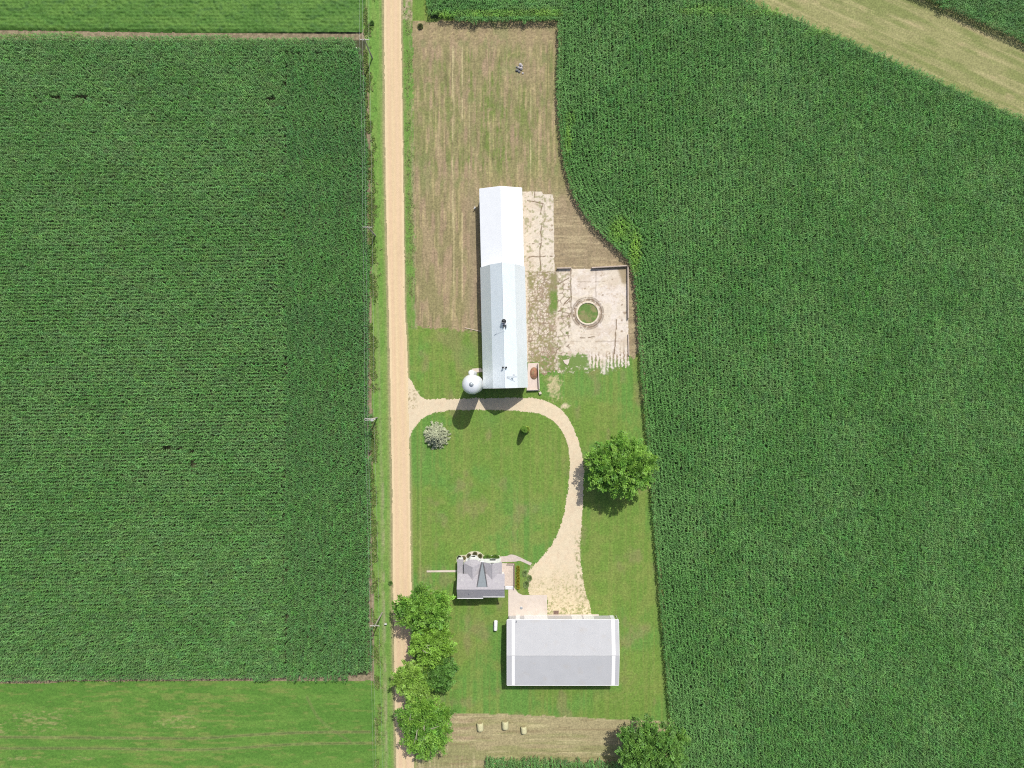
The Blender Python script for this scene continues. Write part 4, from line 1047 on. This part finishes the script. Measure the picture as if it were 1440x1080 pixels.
# blue-grey infill roof between the gables with dark valley flashings, rising to the ridge
vb = [(-6.66, -39.0, 4.3), (-6.3, -39.0, 4.3), (-5.35, -43.72, 6.76), (-7.55, -43.72, 6.76)]
m = MB(); m.slab(vb, .05); m.part('infill_roof', M_val, rf)
for a, b in ((vb[0], vb[3]), (vb[1], vb[2])):
    m = MB(); m.tube((a[0], a[1], a[2] + .02), (b[0], b[1], b[2] + .04), .15, .09, 6); m.part('valley_flashing', M_flash_shade, rf)
m = MB(); m.tube((xW - .3, yRi, zr + .02), (xE + .7, yRi, zr + .02), .07, n=6)
for gc, yF in ((LG[2], -39.7), (RG[2], -38.75)): m.tube((gc, yF, pk + .01), (gc, -43.6, pk + .01), .06, n=6)
m.part('ridge_cap', M_shing, rf)
m = MB(); m.box((xW - .35 - 6.3) / 2, yS0 - .08, ze - .07, -6.3 - (xW - .35), .14, .14); m.part('gutter', M_trim, rf); m = MB(); m.box((-6.3 + xE + .75) / 2, yS0 + .30, ze + .19, xE + .75 + 6.3, .14, .14)
m.part('gutter', M_trim, rf)
m = MB(); v = P(659.7, 833.8, 6.6); m.tube((v[0], v[1], 6.2), (v[0], v[1], 7.0), .07, n=8); m.part('vent_pipe', M_greym, rf)
# west sun room with its own low roof
m = MB(); m.box(-11.45, -40.5, 1.35, 1.0, 3.2, 2.7); m.part('porch_wall', M_sid, t)
m = MB(); m.slab([(-12.1, -42.0, 2.75), (-12.1, -38.75, 2.75), (-10.72, -38.75, 3.15), (-10.72, -42.0, 3.15)], .1); m.part('porch_roof', M_shing, t)
m = MB(); m.box(-11.5, -42.1, 3.6, .8, .10, 1.8); m.part('parapet', M_trim, t)
m = MB(); m.box(-10.55, -40.7, 3.7, .06, 2.6, .9); w = m.part('window_or_shade', M_flash_shade, t)  # dark box stands in for the shadow cast between porch roof and wall
# windows and doors
for wx, wy, wz, ww, wh in ((-4.3, yG + .03, 2.0, 1.5, 1.5), (-4.3, yG + .03, 5.1, .9, 1.1), (-8.6, yG + .78, 2.0, 1.0, 1.4)):
    m = MB(); m.box(wx, wy, wz, ww, .06, wh); w = m.part('window_or_shade', M_trim, t)
    m = MB(); m.box(wx, wy + .035, wz, ww - .2, .03, wh - .2); m.part('pane', M_glass, w)
for wx in (-10.0, -8.2, -6.4, -4.0):
    for wz in (1.7, 4.2):
        m = MB(); m.box(wx, -46.08, wz, .95, .06, 1.4); w = m.part('window_or_shade', M_trim, t); m = MB(); m.box(wx, -46.115, wz, .75, .03, 1.2); m.part('pane', M_glass, w)
m = MB(); m.box(xE + .03, -43.6, 1.5, .06, .95, 2.1); d = m.part('door', M_trim, t); m = MB(); m.box(xE + .08, -43.25, 1.45, .05, .06, .06); m.part('handle', M_greym, d)
m = MB(); c = P(706, 809.5, 2.5); m.box(c[0], c[1] - .2, 1.3, .8, .8, 2.6); m.part('entry', M_trim, t)

# deck with railing and steps
M_deck = mat('deck_boards', (.50, .42, .36), .85, var=.14, vscale=2.5)
dx0, dy0 = P(703.5, 791)[:2]; dx1, dy1 = P(723, 823)[:2]
t = thing('wooden_deck', 'pale wooden deck on the east side of the farmhouse', 'deck', ((dx0 + dx1) / 2, (dy0 + dy1) / 2, 0))
m = MB(); nb = 30
for i in range(nb):
    y = dy0 + (dy1 - dy0) * (i + .5) / nb; m.box((dx0 + dx1) / 2, y, .62 + random.uniform(-.006, .006), dx1 - dx0, abs(dy1 - dy0) / nb * random.uniform(.86, .95), .04)
m.part('boards', M_deck, t)
for i in range(4):
    for j in (dx0 + .2, dx1 - .2): m = MB(); m.box(j, dy0 + (dy1 - dy0) * (i + .3) / 4, .295, .14, .14, .6); m.part('post', M_wood, t)
M_rail = mat('brown_railing', (.17, .105, .07), .8, var=.15)
m = MB(); m.box(dx1 + .06, (dy0 + dy1) / 2, 1.55, .13, abs(dy1 - dy0), .06)
for i in range(22): m.box(dx1 + .06, dy0 + (dy1 - dy0) * (i + .5) / 22, 1.08, .045, .045, .88)
m.box((dx1 + P(713, 0)[0]) / 2, dy0 + .06, 1.5, dx1 - P(713, 0)[0], .11, .06)
for i in range(8): m.box(P(713.7 + i * 1.2, 0)[0], dy0 + .06, 1.05, .045, .045, .84)
m.part('railing', M_rail, t)
m = MB()
for i in range(4): m.box(P(716.5, 0)[0], P(0, 823.8 + i * 1.3)[1], .53 - i * .13, 1.9, .24, .06)
st = m.part('steps', M_trim, t)
for s_ in (-1, 1): m = MB(); m.box(P(716.5, 0)[0] + s_ * 1.0, P(0, 825.6)[1], .75, .05, .9, .05); m.box(P(716.5, 0)[0] + s_ * 1.0, P(0, 827.4)[1], .4, .06, .06, .72); m.part('handrail', M_rail, st)
g = thing('barbecue_grill', 'small dark barbecue grill on the deck against the house', 'grill', (*P(706.8, 806)[:2], .64))
m = MB(); m.tube((-.32, 0, .78), (.32, 0, .78), .22, n=12); m.part('lid', M_greym, g, world=False)
m = MB(); m.box(0, 0, .70, .66, .40, .1); m.part('firebox', M_dark, g, world=False)
for a, b in ((-.28, -.16), (.28, -.16), (.28, .16), (-.28, .16)):
    m = MB(); m.tube((a, b, 0), (a, b, .66), .02, n=6); m.part('leg', M_greym, g, world=False)

# planting bed of white stone north of the house, edged with kerb
M_stone = mat('white_stone', (.50, .465, .37), .95, var=.3, vscale=9, bump=.6, bscale=25)
bed = [(642.3, 790), (642.5, 783.5), (645, 781), (655, 780.6)] + smooth([(656.5, 779.5), (661, 776.4), (668, 775.3), (674.5, 776.6), (680, 781)], 4) + [(702.5, 781.2), (703, 790)]
m = MB(); m.prism(P2(bed), -.05, .04); tag(m.part('stone_bed', M_stone), kind='structure')
m = MB(); eb = P2(bed)
for p, q in zip(eb[:-1], eb[1:]): m.tube((p[0], p[1], .06), (q[0], q[1], .06), .075, n=6)
m.solo('bed_edging', mat('pale_edging', (.46, .48, .31), .8), 'pale curved kerb edging round the white stone bed', 'edging')
BR = 'shrubs in the stone bed'
bush('rounded_shrub', 'dark almost black round shrub in the west corner of the bed', 645.8, 784.0, .38, .5, (.05, .07, .035), (.07, .09, .04), 71, BR)
bush('rounded_shrub', 'low straw coloured shrub next to the dark one in the bed', 652, 784.5, .42, .45, (.27, .25, .12), (.20, .18, .08), 72, BR, ry=.32)
bush('rounded_shrub', 'brown round shrub at the west side of the bay', 659.8, 781.6, .45, .55, (.19, .175, .09), (.13, .15, .06), 73, BR)
bush('rounded_shrub', 'brown round shrub at the outermost curve of the stone bed', 668, 779.3, .48, .6, (.19, .175, .09), (.13, .15, .06), 74, BR)
bush('rounded_shrub', 'brown round shrub between the bay curve and the green hedge', 675.2, 782, .45, .55, (.19, .175, .09), (.13, .15, .06), 75, BR)
bush('hedge_shrub', 'broad green hedge shrub, the western of the two by the north wall', 685.5, 783.9, .88, .7, (.12, .23, .045), (.16, .27, .05), 76, BR, ry=.55)
bush('hedge_shrub', 'broad green hedge shrub at the patio end of the north wall', 696.5, 783.9, .88, .7, (.10, .20, .04), (.15, .25, .05), 77, BR, ry=.55)
for i, yq in enumerate((798, 802, 806, 810, 814, 818, 822, 826)):
    bush('flowering_plant', 'yellow flowering plant in the row along the deck railing', 728.6 + .4 * math.sin(i * 2), yq, .30, .5, (.42, .36, .03), (.16, .20, .04), 80 + i, 'yellow flowers beside the deck', cat='plant', ry=.36)
for i, (a, b, r, lb) in enumerate(((738, 806, .5, 'loose grey green clump in grass east of the deck flowers'), (745, 813, .42, 'ragged green clump on the gravel edge by the house'), (740, 822, .55, 'largest green clump between deck flowers and gravel yard'))):
    bush('ornamental_grass', lb, a, b, r, .35, (.26, .34, .13), (.16, .25, .08), 95 + i, 'grass clumps east of the deck', cat='plant', ry=r * 1.5)

# ---- propane tank
c = P(697, 879.3, .7)
t = thing('propane_tank', 'white propane tank standing on the lawn by the machine shed', 'tank', (c[0], c[1], 0), R(-2))
m = MB(); prof = [(0.0, -1.2)] + [(.42 * math.sin(a), -1.2 + .22 - .22 * math.cos(a)) for a in np.linspace(.15, 1.57, 6)] + [(.42 * math.cos(a), .98 + .22 * math.sin(a)) for a in np.linspace(0, 1.5, 7)] + [(0, 1.2)]
m.lathe(prof, n=20); m.v = [(x, z, y + .85) for x, y, z in m.v]; m.f = [f[::-1] for f in m.f]; m.part('tank', M_trim, t, world=False)
m = MB(); m.lathe([(.16, 1.2), (.16, 1.36), (.12, 1.42), (0, 1.44)], 0, 0, 14); m.part('valve_dome', M_trim, t, world=False)
for y in (-.75, .75):
    for x in (-.25, .25): m = MB(); m.box(x, y, .24, .1, .12, .5); m.part('leg', M_concw, t, world=False)

# ---- round hay bales
M_hay = mat('hay_wrap', (.46, .44, .255), .9, var=.14, vscale=5, bump=.5, bscale=20, ribs=('Y', 6, .3))
M_hayend = mat('hay_end', (.33, .28, .15), .95, var=.2, vscale=8)
for px, py, rt, lb in ((675.4, 1022, 4, 'round hay bale furthest west of three on mown strip'), (710.6, 1019.7, 1, 'round hay bale in the middle, slightly north of the other two'), (736.7, 1026.6, 5, 'round hay bale furthest east, smallest of the three')):
    c = P(px, py, .7); t = thing('hay_bale', lb, 'hay bale', (c[0], c[1], 0), R(rt), 'hay bales on the mown strip')
    k = .9 if px > 730 else 1
    m = MB(); r_ = .72 * k; hl = .82 * k
    prof = [(0, -hl)] + [(r_ * .55, -hl - .02), (r_ * .9, -hl), (r_ * .99, -hl + .08), (r_ * 1.0, -hl * .4), (r_ * 1.0, hl * .4), (r_ * .99, hl - .08), (r_ * .9, hl), (r_ * .55, hl + .02)] + [(0, hl)]
    m.lathe(prof, n=26); m.v = [(x, z, max(0, y + r_ - .02)) for x, y, z in m.v]; m.f = [f[::-1] for f in m.f]; m.part('body', M_hay, t, world=False)
    for e_ in (-1, 1):
        m = MB(); mm = MB(); mm.lathe([(.0, .012), (.2 * r_, .03), (.24 * r_, .018), (.44 * r_, .03), (.48 * r_, .018), (.66 * r_, .03), (.72 * r_, .0)], n=22)
        m.add([(x, e_ * (hl + .018 + z), y + r_ - .02) for x, y, z in mm.v], mm.f); m.part('end', M_hayend, t, world=False)

# ---- power line
M_pole = mat('grey_pole', (.36, .32, .28), .9, var=.2, vscale=3)
M_arm = mat('pale_crossarm', (.46, .44, .40), .8, var=.1)
M_ins = mat('porcelain', (.62, .62, .60), .3)
PZ = 8.6
tops = [(512.5, 55.8), (517.0, 319.5), (519.5, 590), (527.0, 880)]
lbl = ['power pole furthest north, standing at the bare field corner', 'power pole beside the road verge level with the white shed', 'power pole carrying a pale transformer, opposite the driveway entrance', 'power pole with a single crossarm opposite the roadside trees']
xt = []
for i, (px, py) in enumerate(tops):
    X, Y, _ = P(px, py, PZ); xt.append((X, Y))
    t = thing('utility_pole', lbl[i], 'utility pole', (X, Y, 0), R(-1), 'poles of the roadside power line')
    m = MB(); m.tube((0, 0, -.1), (0, 0, PZ + .35), .17, .11, 10); m.part('pole', M_pole, t, world=False)
    for dy in ((.0,) if i != 2 else (.16, -.16)):
        m = MB(); m.box(0, dy + .02, PZ, 2.0, .10, .12); m.part('crossarm', M_arm, t, world=False)
    for q in (-.98, -.4, .98): m = MB(); m.lathe([(.03, PZ + .07), (.07, PZ + .12), (.04, PZ + .17), (.06, PZ + .22), (0, PZ + .25)], q, .02, 8); m.part('insulator', M_ins, t, world=False)
    m = MB(); m.tube((-.7, .02, PZ - .05), (0, .02, PZ - .8), .025, n=5); m.part('brace', M_greym, t, world=False); m = MB(); m.tube((.7, .02, PZ - .05), (0, .02, PZ - .8), .025, n=5); m.part('brace', M_greym, t, world=False)
    if i == 2:
        m = MB(); m.tube((.42, -.12, PZ - 1.7), (.42, -.12, PZ - .55), .30, n=14); m.lathe([(.30, PZ - .56), (.2, PZ - .45), (0, PZ - .42)], .42, -.12, 14); tr = m.part('transformer', M_trim, t, world=False)
        for q in (-.1, .12): m = MB(); m.tube((.42 + q, -.12, PZ - .45), (.42 + q, -.12, PZ - .15), .04, n=6); m.part('bushing', M_ins, tr, world=False)
        m = MB(); m.box(.95, .12, PZ - .35, .5, .22, .35); m.part('switch_box', M_arm, t, world=False)
M_wire = mat('aluminium_wire', (.50, .52, .50), .5, .3)
allp = [(xt[0][0] - .3, xt[0][1] + 44)] + xt + [(xt[3][0] + .9, xt[3][1] - 46)]
for q, lb in ((-.98, 'thin overhead wire on the west end of the crossarms'), (-.4, 'thin overhead wire beside the pole tops'), (.98, 'thin overhead wire on the east end of the crossarms, nearest the road')):
    m = MB()
    for (xa, ya), (xb, yb) in zip(allp[:-1], allp[1:]):
        pr = None
        for k in range(13):
            s_ = k / 12; p = (xa + (xb - xa) * s_ + q, ya + (yb - ya) * s_, PZ + .25 - 2.4 * s_ * (1 - s_))
            if pr: m.tube(pr, p, .011, n=4)
            pr = p
    m.solo('power_wire', M_wire, lb, 'wire', 'wires of the roadside power line')

# ---- feedlot walls, old silo base, manure pen
def wallseg(pts, w, h, lb):
    m = MB()
    q = P2(pts)
    for a, b in zip(q[:-1], q[1:]):
        L = math.hypot(b[0] - a[0], b[1] - a[1]); m.box((a[0] + b[0]) / 2, (a[1] + b[1]) / 2, h / 2, L, w, h, math.atan2(b[1] - a[1], b[0] - a[0]))
    m.solo('feedlot_wall', M_concw, lb, 'wall', 'low walls of the concrete feedlot')
wallseg([(783, 377.8), (803, 377.4)], .22, .95, 'short low wall at the northwest of the concrete feedlot')
wallseg([(831.5, 377.2), (881.6, 374.4)], .22, 1.0, 'long low wall closing the north edge of the feedlot')
wallseg([(882.2, 375.6), (882.8, 448)], .22, 1.0, 'low wall along the east edge of the feedlot')
wallseg([(883.2, 470), (884, 500)], .2, .55, 'broken remnant of low wall at the southeast of the feedlot')
q = P(826.5, 440.5); m = MB(); m.lathe([(2.28, .0), (2.28, .17), (2.33, .20), (2.60, .20), (2.66, .17), (2.66, 0)], q[0], q[1], 56)
m.solo('silo_foundation', mat('pale_ring', (.54, .475, .375), .9, var=.16, vscale=2, stain=((.33, .27, .19), 1.3, .55, .7)), 'circular pale concrete ring of a vanished silo with grass inside', 'foundation')
# pen on the barn's southeast corner
pp = P2([(742.5, 511), (757, 510), (758.5, 549.5), (740.5, 550)])
m = MB(); m.prism(pp, 0, .22); t = m.solo('concrete_pen', mat('pinkish_concrete', (.50, .42, .37), .9, var=.1, vscale=2), 'pale concrete pen floor at the southeast corner of the barn', 'pen')
def sub(pts, h, name, mt):
    m = MB(); l = t.location; q = P2(pts)
    for a, b in zip(q[:-1], q[1:]):
        L = math.hypot(b[0] - a[0], b[1] - a[1]); m.box((a[0] + b[0]) / 2 - l[0], (a[1] + b[1]) / 2 - l[1], h / 2 + .22, L, .18, h, math.atan2(b[1] - a[1], b[0] - a[0]))
    m.part(name, mt, t, world=False)
sub([(756.6, 511), (758.0, 547)], 1.1, 'wall', M_concp); sub([(741.2, 548.4), (757.6, 547.9)], .7, 'wall', M_concp)
c = P(750.8, 525); gx, gy = np.meshgrid(np.linspace(-1, 1, 33), np.linspace(-1, 1, 33)); rr = np.hypot(gx, gy)
zz = .22 + .75 * np.clip(1 - rr ** 2, 0, 1) * (.75 + .5 * fbm(gx * 3 + 5, gy * 3 + 5, 801)) - .05 * (rr > .98)
V = np.stack([gx * .95, gy * 1.45, zz], -1).reshape(-1, 3); idx = np.arange(33 * 33).reshape(33, 33); F = np.stack([idx[:-1, :-1], idx[:-1, 1:], idx[1:, 1:], idx[1:, :-1]], -1).reshape(-1, 4)
F = F[(rr.ravel()[F] < 1.0).all(1)]
o = link('manure_pile', npmesh('manure_pile', V, F, mat('rusty_manure', (.27, .135, .08), .95, var=.3, vscale=2.5, bump=.9, bscale=8, stain=((.22, .17, .09), 1.5, .5, .65)), smoothf=True), None, (c[0], c[1], 0))
tag(o, 'rusty brown manure pile inside the pen beside the barn', 'manure pile')

# ---- field stones heaped in the hay ground
M_rock = mat('field_stone', (.40, .37, .36), .9, var=.25, vscale=3, bump=.5, bscale=8)
M_rock2 = mat('dark_field_stone', (.13, .135, .14), .9, var=.25, vscale=3)
RK = [(731.2, 91.5, .62, 0, 'large pale stone at the north tip of the heap'), (733.4, 93.0, .50, 0, 'pale stone on the northeast side of the heap'), (729.6, 95.3, .48, 0, 'pale stone on the west flank of the heap'), (733.2, 96.8, .66, 0, 'largest greyish stone in the middle of the heap'),
      (727.4, 99.6, .60, 1, 'dark stone at the southwest of the heap'), (730.2, 101.2, .5, 1, 'dark stone on the southern rim of the heap'), (734.8, 103.2, .36, 0, 'small pale stone apart at the southeast of the heap'), (726.3, 94.6, .34, 1, 'small dark stone at the west edge of the heap')]
for i, (px, py, r, k, lb) in enumerate(RK):
    g = np.random.default_rng(900 + i); m = MB(); n = 12
    prof = [(max(.001, math.sin(a)) * r * .62, r * .42 - math.cos(a) * r * .5) for a in np.linspace(0, math.pi, 8)]
    m.lathe(prof, n=n, sm=False); m.v = [(x * (1 + .22 * math.sin(3 * x / r + i) + g.normal(0, .05)), y * (.85 + .2 * math.cos(2 * y / r + i)) + g.normal(0, .03), z * (1 + .12 * math.sin(4 * x + i))) for x, y, z in m.v]
    X, Y, _ = P(px, py); o = link('field_stone', m.mesh('field_stone', M_rock2 if k else M_rock), None, (X, Y, -.08)); tag(o, lb + ' in the north hay ground', 'stone', 'stone heap in the hay ground')

# ---- small odds and ends
t = thing('mailbox', 'pale mailbox on a post at the road edge in tree shade', 'mailbox', P(543.6, 875.3))
m = MB(); m.box(0, 0, .5, .1, .1, 1.0); m.part('post', M_wood, t, world=False)
m = MB(); m.box(0, 0, 1.08, .5, .22, .16); m.tube((-.25, 0, 1.16), (.25, 0, 1.16), .11, n=12); m.part('box', M_trim, t, world=False)
t = thing('marker_post', 'short white marker post at the corner of the west cornfield', 'marker post', P(503.2, 72))
m = MB(); m.tube((0, 0, 0), (0, 0, 1.5), .14, n=10); m.part('post', M_trim, t, world=False); m = MB(); m.lathe([(.16, 1.48), (.15, 1.58), (0, 1.66)], 0, 0, 10); m.part('cap', M_trim, t, world=False)
t = thing('water_hydrant', 'small white yard hydrant by the west wall of the white shed', 'hydrant', P(668.2, 293.2))
m = MB(); m.tube((0, 0, 0), (0, 0, .95), .12, n=8); m.part('standpipe', M_trim, t, world=False); m = MB(); m.tube((0, 0, .9), (-.26, -.3, .75), .10, n=8); m.part('spout', M_trim, t, world=False); m = MB(); m.box(0, .12, 1.02, .08, .4, .06); m.part('handle', M_trim, t, world=False)
m = MB(); a = P(653.5, 461); b = P(676, 466); m.tube((a[0], a[1], .12), (b[0], b[1], .12), .08, n=8); m.solo('pipe', mat('pale_pipe', (.55, .45, .36), .7), 'long pale pipe lying on grass against the barn west wall', 'pipe')
m = MB(); a = P(759.6, 552.6); m.box(a[0], a[1], .3, .5, .55, .6, .4); m.solo('concrete_block', M_concp, 'pale concrete block on the grass south of the barn pen', 'block')
m = MB(); a = P(796.3, 508.7); m.prism([(a[0] - .75, a[1] + .35), (a[0] + .7, a[1] + .6), (a[0] + .6, a[1] - .2), (a[0] + .25, a[1] - .75), (a[0] - .35, a[1] - .4)], 0, .16); m.solo('concrete_slab', M_concp, 'loose angular concrete slab lying in the turf south of the feedlot', 'slab')

# ================================================================== camera, sun, sky
cam = bpy.data.cameras.new('camera'); co = bpy.data.objects.new('camera', cam); COL.objects.link(co)
co.location = (0, 0, H); co.rotation_euler = (0, 0, 0)
cam.sensor_width = 36; cam.sensor_fit = 'HORIZONTAL'; cam.lens = 18 * H / (720 * S); cam.clip_end = 9000; cam.clip_start = 1
SC.camera = co
for n_, lb, ct in (('corn_field', 'tall green corn standing in rows', 'corn'), ('verge_grass', 'rough grass and weeds along the roadside verges', 'grass')):
    for o in COL.objects:
        if o.name.split('.')[0] == n_: tag(o, lb, ct)
el, SX, SY = R(57.2), .235, .60
d = np.array((SX, SY, math.hypot(SX, SY) * math.tan(el))); d /= np.linalg.norm(d)
from mathutils import Vector
sun = bpy.data.lights.new('sun', 'SUN'); sun.energy = 3.8; sun.angle = R(.53); sun.color = (1, .965, .90)
so = bpy.data.objects.new('sun', sun); COL.objects.link(so); so.location = (0, 0, 200)
so.rotation_euler = Vector(d).to_track_quat('Z', 'Y').to_euler()
w = bpy.data.worlds.new('World'); SC.world = w; w.use_nodes = True
N = w.node_tree.nodes; sk = N.new('ShaderNodeTexSky'); sk.sky_type = 'NISHITA'; sk.sun_disc = False
sk.dust_density = 3.0; sk.sun_elevation = el; sk.sun_rotation = math.atan2(SX, SY)
w.node_tree.links.new(sk.outputs[0], N['Background'].inputs[0]); N['Background'].inputs[1].default_value = .105
vs = SC.view_settings; vs.view_transform = 'Standard'; vs.look = 'None'; vs.exposure = .25; vs.gamma = 1
SC.cycles.use_denoising = False; SC.cycles.filter_width = 1.15; SC.cycles.max_bounces = 6; SC.cycles.diffuse_bounces = 3; SC.cycles.transmission_bounces = 3; SC.cycles.glossy_bounces = 2
